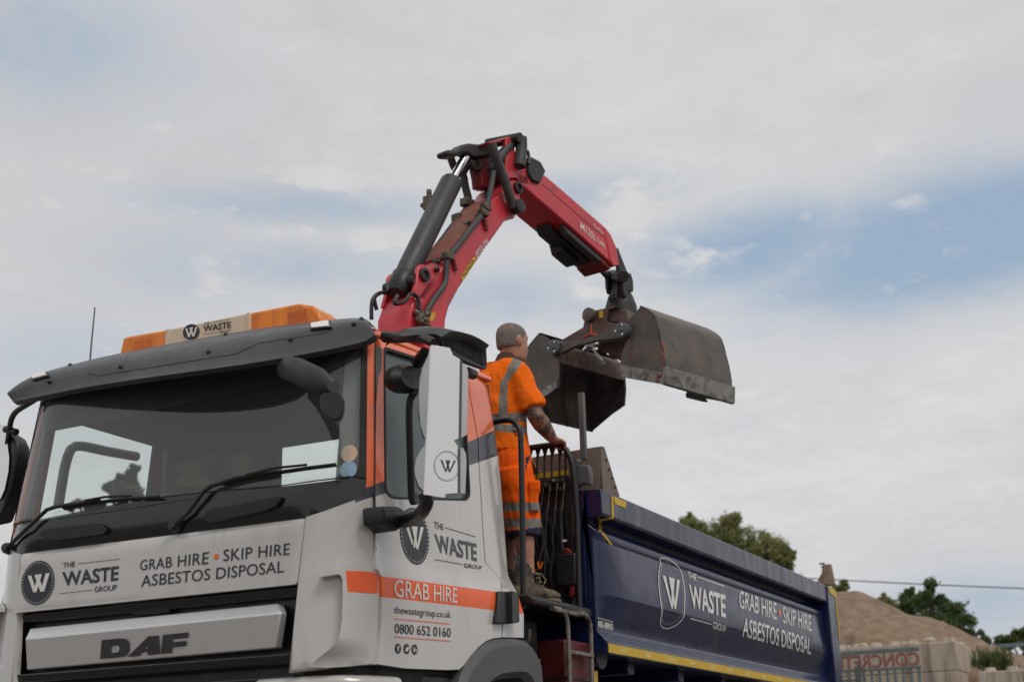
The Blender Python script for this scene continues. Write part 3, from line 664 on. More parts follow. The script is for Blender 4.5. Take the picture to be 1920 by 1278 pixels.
# --- wipers
def wiper(pts_arm, blade, nm):
    o = MB(); t = [cowl_mb.bvh(), ws.bvh()]
    A = [cast(*p, t, .03) for p in pts_arm]; o.tube(A, [.0105] * (len(A) - 1) + [.007], 8)
    o.lathe(A[0] + V((0, .03, 0)), (0, -1, .2), [(.028, 0), (.028, .03), (.02, .045)], 14)
    wob = o.build(nm, M['black'], LORRY); b_ = MB(); B = [cast(*p, t, .022) for p in blade]; B = [p for p in B if p]
    b_.tube(B, .006, 6); b_.tube([p + V((0, .012, -.006)) for p in B], .004, 6); q = B[len(B) // 2]
    b_.tube([B[1] + V((0, -.012, .012)), q + V((0, -.03, .012)), B[-2] + V((0, -.012, .01))], .006, 6)
    b_.build('wiper_blade', M['rubber'], wob)
wiper(Z1((885, 1188), (960, 1120), (1040, 1020), (1075, 998), (1200, 958), (1400, 925)), Z1((1130, 985), (1250, 955), (1400, 925), (1550, 903), (1680, 886)), 'wiper')
wiper(Z1((60, 1300), (150, 1215), (255, 1115), (300, 1100), (400, 1085), (520, 1065)), Z1((330, 1105), (450, 1080), (560, 1066), (680, 1056), (810, 1047)), 'wiper')

# --- front-view mirror under the visor corner
fm = MB(); A = [at(*p, 'y', y) for p, y in zip(Z1((1420, 395), (1500, 420), (1600, 465), (1665, 490)), (-.02, -.1, -.16, -.18))]
fm.ell([(A[0], V((.03, .02, .0)), V((0, 0, .055))), (A[1], V((.04, .03, 0)), V((0, -.02, .065))), (A[2], V((.04, .03, 0)), V((0, -.02, .06))), (A[3], V((.02, .02, 0)), V((0, 0, .028)))], 16)
A2 = at(*Z1((1440, 375))[0], 'y', -.02); fm.tube([A2 + V((.0, .2, .12)), A2, A[1]], .035, 10); FMo = fm.build('front_view_mirror', M['mirror'], LORRY)
fh = MB(); q = rnd([(p[0], p[1], 0) for p in Z1((1600, 520), (1690, 510), (1722, 545), (1712, 620), (1695, 660), (1650, 662), (1610, 620), (1590, 570))], 10, 3)
P = [at(p[0], p[1], 'y', -.2) for p in q]; c = sum(P, V()) / len(P); fh.loft(P, [c + (p - c) * .82 + V((-.03, .07, 0)) for p in P]); fh.build('mirror_head', M['black'], FMo, bevel=.012)

# --- kerb-view mirror above the door window and its hood arm
km = MB(); q = rnd([(p[0], p[1], 0) for p in ZM((200, 270), (330, 300), (350, 330), (352, 470), (290, 505), (215, 490), (160, 445), (138, 385), (150, 330))], 22, 4)
P = [at(p[0], p[1], 'x', 1.22) for p in q]; c = sum(P, V()) / len(P); km.loft([c + (p - c) * .7 + V((.04, 0, 0)) for p in P], [c + (p - c) * .9 for p in P]); km.loft([c + (p - c) * .9 + V((-.001, 0, 0)) for p in P], [c + (p - c) * .8 + V((-.05, 0, 0)) for p in P])
KM = km.build('kerb_view_mirror', M['black'], LORRY, bevel=.01)
km = MB(); km.tube([at(*ZM((330, 285))[0], 'x', 1.22), at(*ZM((345, 262))[0], 'x', 1.3), at(*ZM((385, 215))[0], 'x', 1.35)], .03, 10); km.build('mirror_stalk', M['black'], KM)
hood = MB(); top = ZM((95, 92), (180, 84), (250, 55), (330, 43), (400, 40), (480, 48), (540, 60), (600, 80), (650, 99), (700, 122), (740, 146), (772, 172))
bot = ZM((135, 142), (180, 112), (260, 104), (330, 98), (400, 92), (450, 92), (487, 112), (560, 100), (650, 118), (700, 140), (740, 165), (770, 185))
xs = [1.10, 1.18, 1.27, 1.34, 1.40, 1.44, 1.47, 1.48, 1.48, 1.48, 1.48, 1.48]
Tp = [at(*p, 'x', x) for p, x in zip(top, xs)]; Bp = [at(*p, 'x', x + .03) for p, x in zip(bot, xs)]
hood.grid([Tp, [a.lerp(b, .5) + V((.035, -.01, .0)) for a, b in zip(Tp, Bp)], Bp], 0, (-.05, .05, -.004)); HOOD = hood.build('mirror_hood', M['visor'], LORRY, ang=60)
rib = MB(); q = rnd([(p[0], p[1], 0) for p in ZM((480, 95), (560, 98), (650, 118), (740, 165), (772, 190), (783, 326), (655, 280), (560, 236), (490, 168))], 6, 2)
P = [at(p[0], p[1], 'x', 1.46) for p in q]; rib.prism(P, (-.03, .02, 0)); RIB = rib.build('ribbed_hood_panel', M['black'], HOOD, bevel=.006)
rr = MB(); 
for k in range(17):
    xa = 500 + k * 16; A = at(*ZM((xa, 112 + max(0, (xa - 560)) * .3))[0], 'x', 1.466); B = at(*ZM((min(xa + 36, 772), min(178 + (xa - 500) * .52, 318)))[0], 'x', 1.466); rr.tube([A, B], .0035, 5)
rr.build('ribs', M['visor'], RIB)
rim = MB(); rim.tube([at(p[0], p[1], 'x', 1.468) for p in rnd([(p[0], p[1], 0) for p in ZM((490, 165), (565, 232), (655, 277), (781, 324), (775, 190))], 6, 3, False)], .009, 6); rim.build('hood_rim', M['black'], HOOD)
arm2 = MB(); arm2.tube([at(*p, 'x', x) for p, x in zip(ZM((115, 110), (200, 118), (300, 112), (380, 120), (440, 150)), (1.1, 1.2, 1.3, 1.4, 1.48))], [.03, .026, .024, .026, .02], 10); arm2.build('mirror_arm', M['black'], HOOD)
# small hinge lug behind the mirror
MB().tube([at(*p, 'x', 1.12) for p in ZM((660, 345), (700, 360))], .03, 10).build('door_lug', M['black'], DOOR)

# --- big mirrors behind folded stainless guards
GN = V((.62, -.78, 0)).normalized()
G0 = V((1.62, -.02, 2.1))
def gp(px, py, off=0): return onp(px, py, G0 + GN * off, GN)
face = ZM((432, 165), (545, 184), (566, 232), (612, 258), (624, 290), (617, 780), (572, 800), (605, 850), (604, 1150), (520, 1155), (510, 1181), (376, 1160), (395, 700), (414, 172))
gu = MB(); P = [gp(*p) for p in face]; gu.prism(P, GN * -.004)
lf = ZM((414, 170), (432, 166), (376, 1162), (374, 1140), (340, 1105), (315, 1040), (310, 985), (320, 920), (345, 870), (376, 832), (382, 790), (370, 765), (348, 690), (340, 600), (338, 480), (345, 390), (365, 310), (400, 235))
gu.prism([gp(*p, -.004 - .0006 * max(0, 432 - (p[0] - 690) / .2818)) for p in lf], GN * -.003, 1)
rf = ZM((626, 292), (640, 288), (658, 310), (667, 350), (660, 760), (625, 783), (619, 778)); gu.prism([gp(*p, -.01) for p in rf], GN * -.003, 1)
rf2 = ZM((608, 850), (632, 848), (652, 885), (656, 950), (648, 1155), (612, 1150)); gu.prism([gp(*p, -.01) for p in rf2], GN * -.003, 1)
GUARD = gu.build('mirror_guard', [M['steel'], M['steel2']], LORRY, bevel=.0015, ang=20)
for q in (ZM((620, 270), (612, 790)), ZM((606, 850), (606, 1150))): MB().tube([gp(*p, .001) for p in q], .006, 6).build('guard_fold', M['post'], GUARD)
sh = MB(); sh.tube([gp(*p, .002) for p in ZM((423, 168), (375, 1160))], .0035, 6); sh.build('guard_edge', M['steel'], GUARD)
gt = [gu.bvh()]; d_ = Decal(gt, .0025); c_ = ZM((524, 970))[0]; ux, uy = (23.5, 1.5), (-1, 27.6)
d_.line([(c_[0] + ux[0] * cos(t * pi / 24) + uy[0] * sin(t * pi / 24), c_[1] + ux[1] * cos(t * pi / 24) + uy[1] * sin(t * pi / 24)) for t in range(48)], .95, 0, True, 4)
d_.dots(c_, ux, uy, .9, 36, .018); d_.build('logo_ring', M['ink'], GUARD); d_ = Decal(gt, .0025); d_.wmark(ZM((486, 928), (580, 934), (560, 1012), (500, 1006)), 0, .13); d_.build('monogram', M['ink'], GUARD)
hs_ = MB(); q1 = ZM((402, 250), (600, 290), (655, 320), (650, 780), (500, 800), (376, 770), (345, 600), (350, 400)); q2 = ZM((376, 835), (600, 850), (640, 880), (640, 1140), (450, 1150), (345, 1100), (316, 1000), (330, 900))
for q in (q1, q2):
    P = [gp(*p, -.09) for p in rnd([(a, b, 0) for a, b in q], 8, 3) for p in [(p[0], p[1])]]; c = sum(P, V()) / len(P); hs_.loft([c + (p - c) * .97 for p in P], [c + (p - c) * .9 - GN * .12 for p in P])
HS = hs_.build('mirror_housing', M['black'], LORRY, bevel=.012)
mg = MB()
for q in (q1, q2):
    P = [gp(*p, -.214) for p in q]; c = sum(P, V()) / len(P); mg.prism([c + (p - c) * .84 for p in P], GN * -.004)
mg.build('mirror_glass', M['chrome'], HS)
am = MB(); am.tube(rnd([gp(*ZM((375, 1150))[0], -.06), gp(*ZM((398, 1205))[0], -.06), at(*ZM((360, 1280))[0], 'x', 1.45), at(*Z4((850, 235))[0], 'x', 1.30), at(*Z4((775, 258))[0], 'x', 1.22)], .12, 5, False), .03, 12)
ARM = am.build('mirror_arm', M['black'], LORRY)
mb_ = MB(); q = rnd([(a, b, 0) for a, b in Z4((655, 160), (760, 160), (800, 190), (800, 250), (760, 310), (725, 315), (700, 290), (660, 265))], 5, 3)
P = [at(p[0], p[1], 'x', 1.22) for p in q]; c = sum(P, V()) / len(P); mb_.loft(P, [c + (p - c) * 1.05 + V((-.11, 0, 0)) for p in P]); mb_.build('arm_base', M['black'], ARM, bevel=.015)
fr_ = MB(); fr_.tube(rnd([gp(*ZM((372, 470))[0], -.1), at(*ZM((310, 475))[0], 'x', 1.25), at(*ZM((272, 540))[0], 'x', 1.22), at(*ZM((278, 800))[0], 'x', 1.2), at(*ZM((290, 1190))[0], 'x', 1.16)], .09, 5, False), .017, 10); fr_.build('mirror_bracket', M['black'], LORRY)
pv = MB(); pv.lathe(at(*ZM((290, 1190))[0], 'x', 1.15), (1, 0, 0), [(.028, 0), (.028, .03)], 14); pv.build('bracket_pivot', M['black'], DOOR)
# far-side mirror: its guard and housing show as a sliver at the left edge, its tubes through the glass
FN2 = V((-.2, -.98, 0)).normalized(); F0 = V((-1.4, .42, 2.3)); fpl = lambda x, y, o=0: onp(x, y, F0 - FN2 * o, FN2)
fg = MB(); P = [fpl(*p) for p in [(-70, 780), (5, 796), (10, 812), (14, 835), (17, 858), (15.5, 883), (8.5, 917), (1, 934), (-70, 960)]]; fg.prism(P, FN2 * -.004); fg.build('mirror_guard', M['steel'], LORRY)
f2 = MB(); P = [fpl(x, y, .012) for x, y in [(-60, 800), (4, 800), (24, 813), (31, 830), (29, 862), (21, 905), (8, 950), (-6, 985), (-60, 995)]]; c = sum(P, V()) / len(P); f2.loft(P, [c + (p - c) * .9 - FN2 * .1 for p in P]); f2.build('mirror_housing', M['black'], LORRY, bevel=.015)
ft = MB(); ft.tube(rnd([at(64, 750, 'x', -1.08), at(22, 775, 'y', .3), at(17, 812, 'y', .42), at(10, 860, 'y', .5)], .1, 4, False), .016, 10); ft.tube([at(10, 804, 'y', .4), at(31, 810, 'y', .4)], .02, 10)
ft.build('mirror_arm', M['black'], LORRY)
ft = MB(); Z8_ = zm(0, 700, .2817); ft.tube([at(*p, 'x', -1.16) for p in Z8_((388, 885), (405, 780), (428, 640), (448, 560), (470, 505), (505, 482), (560, 484), (720, 518), (910, 552))], .028, 10); ft.build('mirror_bracket', M['post'], LORRY)

# --- grille, maker's bar, bumper
gr = MB(); gz = [at(*p, 'y', .06) for p in [(36, 1150), (556, 1096), (541, 1290), (22, 1340)]]
gr.prism([V((-.86, .07, 1.56)), V((.86, .07, 1.56)), V((.845, .10, .75)), V((-.845, .10, .75))], (0, .1, 0)); GR = gr.build('grille', M['black'], LORRY, bevel=.01)
sl_ = MB()
for z0, z1, y0, y1 in ((1.545, 1.49, .02, .06), (1.255, 1.20, .0, .05), (1.16, 1.09, .015, .05), (1.05, .98, .015, .05), (.94, .87, .02, .05)):
    sl_.prism([V((-.855, y0, z0)), V((-.855, y1 + .05, z0)), V((-.855, y1 + .05, z1)), V((-.855, y0 + .012, z1 + .01))], (1.71, 0, 0))
sl_.build('grille_slats', M['gloss'], GR, bevel=.008)
lat = MB(); q = Z2((650, 668), (870, 655), (840, 715), (800, 722), (655, 732)); lat.prism([at(*p, 'y', .03) for p in q], (0, .03, 0)); lat.build('latch_pocket', M['chassis'], GR, bevel=.006)
DB = [at(*p, 'y', -.03) for p in Z2((150, 793), (1380, 668), (1402, 690), (1402, 716), (1380, 890), (133, 1000), (126, 845))]
up = Z2((150, 793), (1385, 668), (1402, 688), (1402, 716), (126, 845))
lo = Z2((126, 845), (1402, 716), (1378, 890), (133, 1000))
db = MB(); tl, tr, br, bl = [at(*p, 'y', y) for p, y in zip(Z2((150, 793), (1388, 668), (1403, 714), (126, 845)), (.01, .01, -.035, -.035))]
l2, r2 = at(*Z2((133, 1000))[0], 'y', .0), at(*Z2((1378, 890))[0], 'y', .0)
rows = [[tl, tr], [bl, br], [l2, r2]]
rows = [[a.lerp(b, k / 16) for k in range(17)] for a, b in rows]
db.grid(rows, 0, (0, .05, 0)); DAF = db.build('badge_bar', M['silver'], GR, bevel=.006, ang=20)
d_ = Decal([db.bvh()], .006)
for outer, hol in (([(512, 850), (600, 842), (632, 845), (650, 862), (650, 905), (632, 930), (590, 937), (505, 944)], [(560, 880), (593, 876), (602, 885), (599, 905), (588, 912), (556, 915)]),
                   ([(640, 934), (745, 831), (797, 827), (803, 919), (742, 925), (741, 909), (712, 911), (698, 929)], [(722, 894), (741, 874), (741, 892)]),
                   ([(818, 824), (945, 811), (944, 838), (865, 846), (864, 861), (935, 854), (934, 879), (863, 887), (862, 914), (808, 919)], None)):
    o2 = MB(); pl = [V(p) for p in Z2(*outer)]; hl = [[V(p) for p in Z2(*hol)]] if hol else []
    vs = list(pl) + (hl[0] if hl else []); n1 = len(pl); ed = [(i, (i + 1) % n1) for i in range(n1)] + ([(n1 + i, n1 + (i + 1) % len(hl[0])) for i in range(len(hl[0]))] if hl else [])
    rv, _, rf_, *_ = delaunay_2d_cdt(vs, ed, [], 0, 1e-6)
    keep = [list(t) for t in rf_ if inpoly(sum((rv[i] for i in t), V((0, 0))) / len(t), pl) and not (hl and inpoly(sum((rv[i] for i in t), V((0, 0))) / len(t), hl[0]))]
    d_.flat([tuple(p) for p in rv], keep)
d_.build('maker_lettering', M['badge'], DAF)
bm_ = MB(); bx = [(.62, .0), (.86, .0), (1.02, .06), (1.12, .18), (1.16, .36)]
bm_.prism([V((x, y, .5)) for x, y in bx] + [V((x - .08, y + .06, .5)) for x, y in bx[::-1]], (0, 0, .0 + .655)); 
BUMP = bm_.build('bumper', M['white'], LORRY, bevel=.03, seg=3); mirror_mb(bm_).build('bumper', M['white'], LORRY, bevel=.03, seg=3)
MB().box2((-.84, .06, .45), (.84, .3, .86)).build('bumper_centre', M['black'], LORRY, bevel=.02)
for s_ in (1, -1):
    hl_ = MB(); hl_.prism([V((s_ * x, y - .012, .72)) for x, y in ((.68, .0), (.86, .0), (1.0, .05), (1.0, .1), (.68, .1))], (0, 0, .17)); hl_.build('headlight', M['lamp'], LORRY, bevel=.01)
# dark gap between corner panel and bumper, lower step black
MB().prism([V((.84, .05, 1.13)), V((1.06, .14, 1.13)), V((1.11, .3, 1.13)), V((1.09, 1.0, 1.13)), V((.84, 1.0, 1.13))], (0, 0, .07)).build('under_cab_panel', M['chassis'], LORRY)
MB().box2((-1.05, .25, 1.1), (1.08, 1.5, 1.21)).build('cab_underside', M['chassis'], LORRY)
st = MB(); st.prism([V((1.1, .36, .5)), V((1.14, .9, .5)), V((1.12, .95, 1.19)), V((1.08, .3, 1.19))], (-.2, 0, 0)); STP = st.build('cab_step', M['black'], LORRY, bevel=.02)

# --- front mudguard
mu = MB(); ar = [hitS(*p) for p in [(864, 1258), (872, 1243), (884, 1227), (897, 1213), (911, 1203.5), (926, 1197.5), (941, 1196.5), (960, 1197)]]
pts = [V((p.x, p.y)) for p in ar] + [V((1.60, ar[-1].y)), V((1.68, ar[-1].y - .03)), V((1.74, ar[-1].y - .09)), V((1.755, 1.22)), V((1.75, .95)), V((1.76, .7))]
pts = [V((ar[0].x - .05, 1.14)), V((ar[0].x - .09, .95))][::-1] + pts
out_ = pts; cen = V((1.33, .55)); inn = []
for p in pts:
    d = (p - cen); inn.append(cen + d * max(.75, 1 - .20 / d.length))
inn[-1].y = .7; inn[0].y = .95
rA = [V((1.155, p.x, p.y)) for p in out_]; rB = [V((1.185, p.x, p.y)) for p in [a.lerp(b, .18) for a, b in zip(out_, inn)]]; rC = [V((1.185, p.x, p.y)) for p in [a.lerp(b, .85) for a, b in zip(out_, inn)]]; rD = [V((1.15, p.x, p.y)) for p in inn]; rE = [V((.75, p.x, p.y)) for p in inn]
mu.grid([[V((.75, p.x, p.y)) for p in out_], rA, rB, rC, rD, rE], 0); MUD = mu.build('mudguard', M['grey'], LORRY, ang=35)
mirror_mb(mu).build('mudguard', M['grey'], LORRY, ang=35)
# --- wheels
def wheel(x, y, s_, dual=False):
    r = .5; t = MB(); wdt = .3 if not dual else .56
    t.lathe((x, y, r), (s_, 0, 0), [(.3, -wdt / 2), (.44, -wdt / 2), (.49, -wdt / 2 + .03), (.5, -wdt / 2 + .07), (.5, wdt / 2 - .07), (.49, wdt / 2 - .03), (.44, wdt / 2), (.3, wdt / 2), (.29, wdt / 2 - .03)], 40)
    W = t.build('wheel', M['rubber'], LORRY, ang=30)
    h_ = MB(); h_.lathe((x, y, r), (s_, 0, 0), [(.295, wdt / 2 - .005), (.27, wdt / 2 - .03), (.24, wdt / 2 - .12), (.17, wdt / 2 - .1), (.14, wdt / 2 - .02), (.1, wdt / 2 + .04), (.02, wdt / 2 + .05)], 32)
    for k in range(10): h_.lathe((x, y + .2 * cos(k * pi / 5), r + .2 * sin(k * pi / 5)), (s_, 0, 0), [(.016, wdt / 2 - .12), (.016, wdt / 2 - .07)], 6)
    h_.build('rim', M['silver'], W, ang=30)
for s_ in (1, -1):
    wheel(s_ * 1.0, 1.33, s_); wheel(s_ * .95, 5.4, s_, True); wheel(s_ * .95, 6.72, s_, True)
ch = MB()
for s_ in (1, -1): ch.box2((s_ * .38, .5, .8), (s_ * .48, 7.8, 1.08))
for y in (.9, 2.4, 4, 5.4, 6.72, 7.7): ch.box2((-.4, y - .06, .82), (.4, y + .06, 1.04))
for y in (1.33, 5.4, 6.72): ch.tube([V((-.9, y, .5)), V((.9, y, .5))], .07, 12)
ch.build('chassis', M['chassis'], LORRY)

# --- cab lettering
ft_ = [flap_mb.bvh()]
d_ = Decal(ft_, .0025); INK = 0
c_ = Z2((191, 565))[0]; ux, uy = (31, -3.6), (-1.2, 41.5)
d_.disc(c_, ux, uy, 48); d_.build('logo_disc', M['ink'], FLAP); d_ = Decal(ft_, .0025)
d_.text('THE', Z2((318, 466), (378, 458), (376, 485), (317, 490)), .012); d_.line(Z2((390, 470), (600, 446)), 1.0)
d_.text('WASTE', Z2((312, 511), (597, 480), (592, 553), (317, 583)), .024); d_.line(Z2((300, 619), (462, 601)), 1.0); d_.text('GROUP', Z2((474, 585), (587, 573), (586, 602), (474, 612)), .012)
d_.build('company_lettering', M['ink'], FLAP); d_ = Decal(ft_, .0025); d_.text('GRAB HIRE', Z2((703, 452), (1047, 409), (1043, 471), (701, 504)), .004, space=1.05); d_.build('service_lettering', M['ink'], FLAP); d_ = Decal(ft_, .0025); d_.text('SKIP HIRE', Z2((1119, 399), (1452, 366), (1448, 425), (1117, 458)), .004, space=1.05)
d_.build('service_lettering', M['ink'], FLAP); d_ = Decal(ft_, .0025); d_.text('ASBESTOS DISPOSAL', Z2((710, 528), (1422, 454), (1420, 513), (706, 586)), .004, space=1.02); d_.disc(Z2((1083, 434))[0], (4.6, -.4), (-.2, 5.2), 20, 1)
d_.build('front_lettering', [M['ink'], M['stripe']], FLAP)
d_ = Decal(ft_, .0034); d_.wmark(Z2((148, 530), (243, 517), (240, 607), (152, 614)), 0, .2); d_.dots(c_, ux, uy, .91, 44, .026); d_.build('front_monogram', M['wink'], FLAP)
dt = [door_mb.bvh(), quar_mb.bvh()]
d_ = Decal(dt, .0025); c_ = Z4((850, 346))[0]; ux, uy = (26.8, 3.5), (3.5, 53.2)
d_.disc(c_, ux, uy, 48); d_.build('logo_disc', M['ink'], DOOR); d_ = Decal(dt, .0025)
d_.text('THE', Z4((970, 255), (1030, 271), (1030, 309), (972, 299)), .012, 1); d_.line(Z4((1040, 293), (1230, 350)), 1.2, 1)
d_.text('WASTE', Z4((972, 330), (1235, 393), (1237, 503), (990, 446)), .024, 1); d_.line(Z4((975, 490), (1145, 520)), 1.2); d_.text('GROUP', Z4((1155, 512), (1268, 530), (1268, 552), (1158, 541)), .012)
d_.build('company_lettering', [M['ink'], M['inkgrey']], DOOR); d_ = Decal(dt, .0025); d_.text('thewastegroup.co.uk', Z4((723, 779), (1075, 812), (1075, 866), (723, 838)), .002); d_.text('0800 652 0160', Z4((727, 886), (1074, 915), (1074, 973), (727, 948)), .006)
d_.line(Z4((725, 858), (1073, 890)), 1.5, 2); d_.line(Z4((725, 970), (1073, 996)), 1.5, 2)
d_.build('door_lettering', [M['ink'], M['inkgrey'], M['stripe']], DOOR)
for k, q in enumerate(((747, 1042), (800, 1045), (850, 1048))):
    d_ = Decal(dt, .0025); d_.disc(Z4(q)[0], (5.7, .5), (0, 9.6), 24)
    if k == 0: d_.mb.m; e_ = Decal(dt, .0034).text('f', Z4((740, 1024), (754, 1025), (753, 1061), (742, 1060)), .02)
    if k == 1: e_ = Decal(dt, .0034).poly(Z4((788, 1056), (797, 1050), (789, 1040), (798, 1040), (803, 1030), (811, 1032), (813, 1042), (806, 1057), (796, 1061)))
    if k == 2: e_ = Decal(dt, .0034).text('in', Z4((840, 1032), (861, 1034), (861, 1064), (840, 1062)), .02)
    d_.mb.add(e_.mb.v, e_.mb.f, 1); d_.build('social_icon', [M['ink'], M['wink']], DOOR)
d_ = Decal(dt, .0034); d_.wmark(Z4((800, 284), (897, 290), (878, 430), (832, 424)), 0, .2); d_.dots(c_, ux, uy, .91, 40, .03)
d_.build('door_monogram', M['wink'], DOOR)
d_ = Decal(dt, .0034); d_.text('GRAB HIRE', Z4((722, 614), (1114, 669), (1114, 762), (722, 722)), .004); d_.build('stripe_lettering', M['wink'], DOOR)

# ------------------------------------------------------------------ tipper body
BP = [(1.13, 2.345), (1.14, 2.362), (1.24, 2.362), (1.25, 2.35), (1.25, 2.21), (1.238, 2.2), (1.13, 2.188), (1.126, 2.176), (1.206, 2.112), (1.206, 2.068), (1.202, 2.058), (1.236, 1.742), (1.232, 1.725), (1.186, 1.612), (1.184, 1.53), (1.248, 1.462), (1.25, 1.39), (1.13, 1.39)]
Y0, Y1 = 2.49, 7.82
bo = MB()
secs = [2.49, 2.545, 2.60] + [2.9 + .5 * i for i in range(10)] + [7.62, 7.68]
def bsec(y):
    o = []
    for x, z in BP:
        if 1.60 < z < 2.07 and x > 1.185:                 # the pressed panel dies out at both ends
            k = sst(2.50, 2.60, y) * (1 - sst(7.60, 7.68, y)); x = 1.184 + (x - 1.184) * k
        o.append(V((x, y, z)))
    return o
R_ = [bsec(y) for y in secs]; n_ = len(BP)
vs = [p for r in R_ for p in r]; fs = [[i * n_ + j, i * n_ + (j + 1) % n_, (i + 1) * n_ + (j + 1) % n_, (i + 1) * n_ + j] for i in range(len(secs) - 1) for j in range(n_)]
fs += [list(range(n_))[::-1], list(range(len(vs) - n_, len(vs)))]
mi = [1 if j in (2, 3, 4) else (2 if j in (0, 1) else 0) for i in range(len(secs) - 1) for j in range(n_)] + [0, 0]
bo.add(vs, fs, mi)
side_b = bo; BODY = MB()
BODY.v = list(bo.v); BODY.f = [list(f) for f in bo.f]; BODY.m = list(bo.m)
mo = mirror_mb(bo); BODY.add(mo.v, mo.f, mo.m)
BODY.box2((-1.13, Y0 + .005, 1.40), (1.13, Y1, 1.46)); BODY.box2((-1.13, Y0 + .004, 1.46), (1.13, Y0 + .06, 2.366)); BODY.box2((-1.13, Y1 - .06, 1.46), (1.13, Y1, 2.30))
for y in (3.2, 4.1, 5.0, 5.9, 6.8, 7.5): BODY.box2((-1.1, y - .05, 1.32), (1.1, y + .05, 1.398))
for x in (-.45, .45): BODY.box2((x - .05, 2.6, 1.14), (x + .05, 7.7, 1.318))
TB = BODY.build('tipper_body', [M['blue'], M['bluerail'], M['bare']], LORRY, bevel=.006, ang=25)
rp = MB()
for s_ in (1, -1):
    P = [V((s_ * 1.12, 7.69, 1.34)), V((s_ * 1.262, 7.69, 1.34)), V((s_ * 1.262, 7.69, 2.355)), V((s_ * 1.12, 7.69, 2.372))]
    rp = MB(); rp.loft(P, [p + V((0, .3, 0)) if p.z > 2 else p + V((0, .26, 0)) for p in P]); rpo = rp.build('rear_post', M['blue'], TB, bevel=.012)
    tp = MB(); q = [(7.70, 2.35), (7.98, 2.338), (7.985, 2.31), (7.985, 1.9), (7.955, 1.9), (7.945, 2.27), (7.75, 2.30)]
    tp.prism([V((s_ * 1.264, y, z)) for y, z in q], (s_ * .002, 0, 0)); tp.build('reflective_tape', M['yellow'], rpo)
tg = MB(); tg.box2((-1.12, 7.83, 1.40), (1.12, 7.9, 2.28)); tg.build('tailgate', M['blue'], TB, bevel=.01)
tp = MB(); tp.box2((1.2502, 2.49, 1.398), (1.2535, 7.68, 1.450)); TAPE = tp.build('reflective_tape', M['yellow'], TB)
mk = MB()
for k in range(13): mk.box2((1.2537, 2.66 + k * .4, 1.412), (1.2547, 2.76 + k * .4, 1.432))
mk.build('tape_approval_marks', mat('tape_mark', (.66, .52, .2), .5), TAPE)
bt_ = [side_b.bvh()]
d_ = Decal(bt_, .003)
for q in (((288, 98), (302, 104), (306, 240), (292, 236)), ((303, 102), (386, 136), (380, 176), (312, 150)), ((292, 228), (306, 242), (228, 256), (212, 246)), ((211, 247), (227, 254), (228, 318), (212, 326)), ((212, 320), (228, 316), (298, 408), (286, 409))): d_.poly(dens(ZB(*q), 6))
d_.build('corner_tape', M['yellow'], TB)
d_ = Decal(bt_, .0035)
ringp = rnd([(a, b, 0) for a, b in ZB((590, 495), (635, 490), (705, 532), (738, 590), (757, 720), (750, 868), (705, 915), (645, 941), (606, 930), (597, 888), (612, 830), (600, 760), (588, 640), (592, 560), (603, 520))], 8, 3)
d_.line([(p[0], p[1]) for p in ringp], 1.5, 0, True, 4)
cc_ = V(ZB((668, 720))[0])
ins = [cc_ + (V((p[0], p[1])) - cc_) * .87 for p in dens(ringp, 5.2)]
for p in ins: d_.disc((p.x, p.y), (.55, .1), (0, .95), 6)
d_.wmark(ZB((622, 604), (716, 630), (706, 818), (660, 808)), 0, .2)
d_.text('THE', ZB((770, 573), (830, 594), (828, 638), (776, 616)), .015); d_.line(ZB((835, 612), (1008, 672)), 1.7)
d_.text('WASTE', ZB((780, 656), (1012, 726), (1015, 872), (795, 806)), .024, cuts=2); d_.line(ZB((790, 873), (925, 911)), 1.7); d_.text('GROUP', ZB((932, 893), (1015, 919), (1015, 960), (932, 938)), .015)
d_.text('GRAB HIRE', ZB((1100, 695), (1336, 776), (1338, 886), (1100, 808)), .008, cuts=2); d_.text('SKIP HIRE', ZB((1376, 796), (1556, 856), (1558, 958), (1378, 904)), .008, cuts=2)
d_.text('ASBESTOS DISPOSAL', ZB((1127, 868), (1553, 1000), (1555, 1104), (1120, 988)), .008, cuts=2); d_.disc(ZB((1356, 837))[0], (2.2, .5), (0, 5.8), 16, 1)
d_.build('body_lettering', [M['wink'], M['stripe']], TB)
d_ = Decal(bt_, .003); d_.poly(dens(ZB((203, 864), (300, 889), (300, 955), (204, 931)), 3)); d_.build('maker_plate', M['ink'], TB)
d_ = Decal(bt_, .004); d_.text('KEL-BERG', ZB((204, 889), (297, 910), (297, 944), (204, 923)), .03); d_.line(ZB((200, 870), (300, 896)), .7); d_.line(ZB((201, 928), (300, 952)), .7); d_.build('maker_plate_lettering', M['wink'], TB)
d_ = Decal(bt_, .004); d_.poly(ZB((1628, 1206), (1672, 1216), (1672, 1252), (1630, 1242))); d_.build('small_plate', M['inkgrey'], TB)

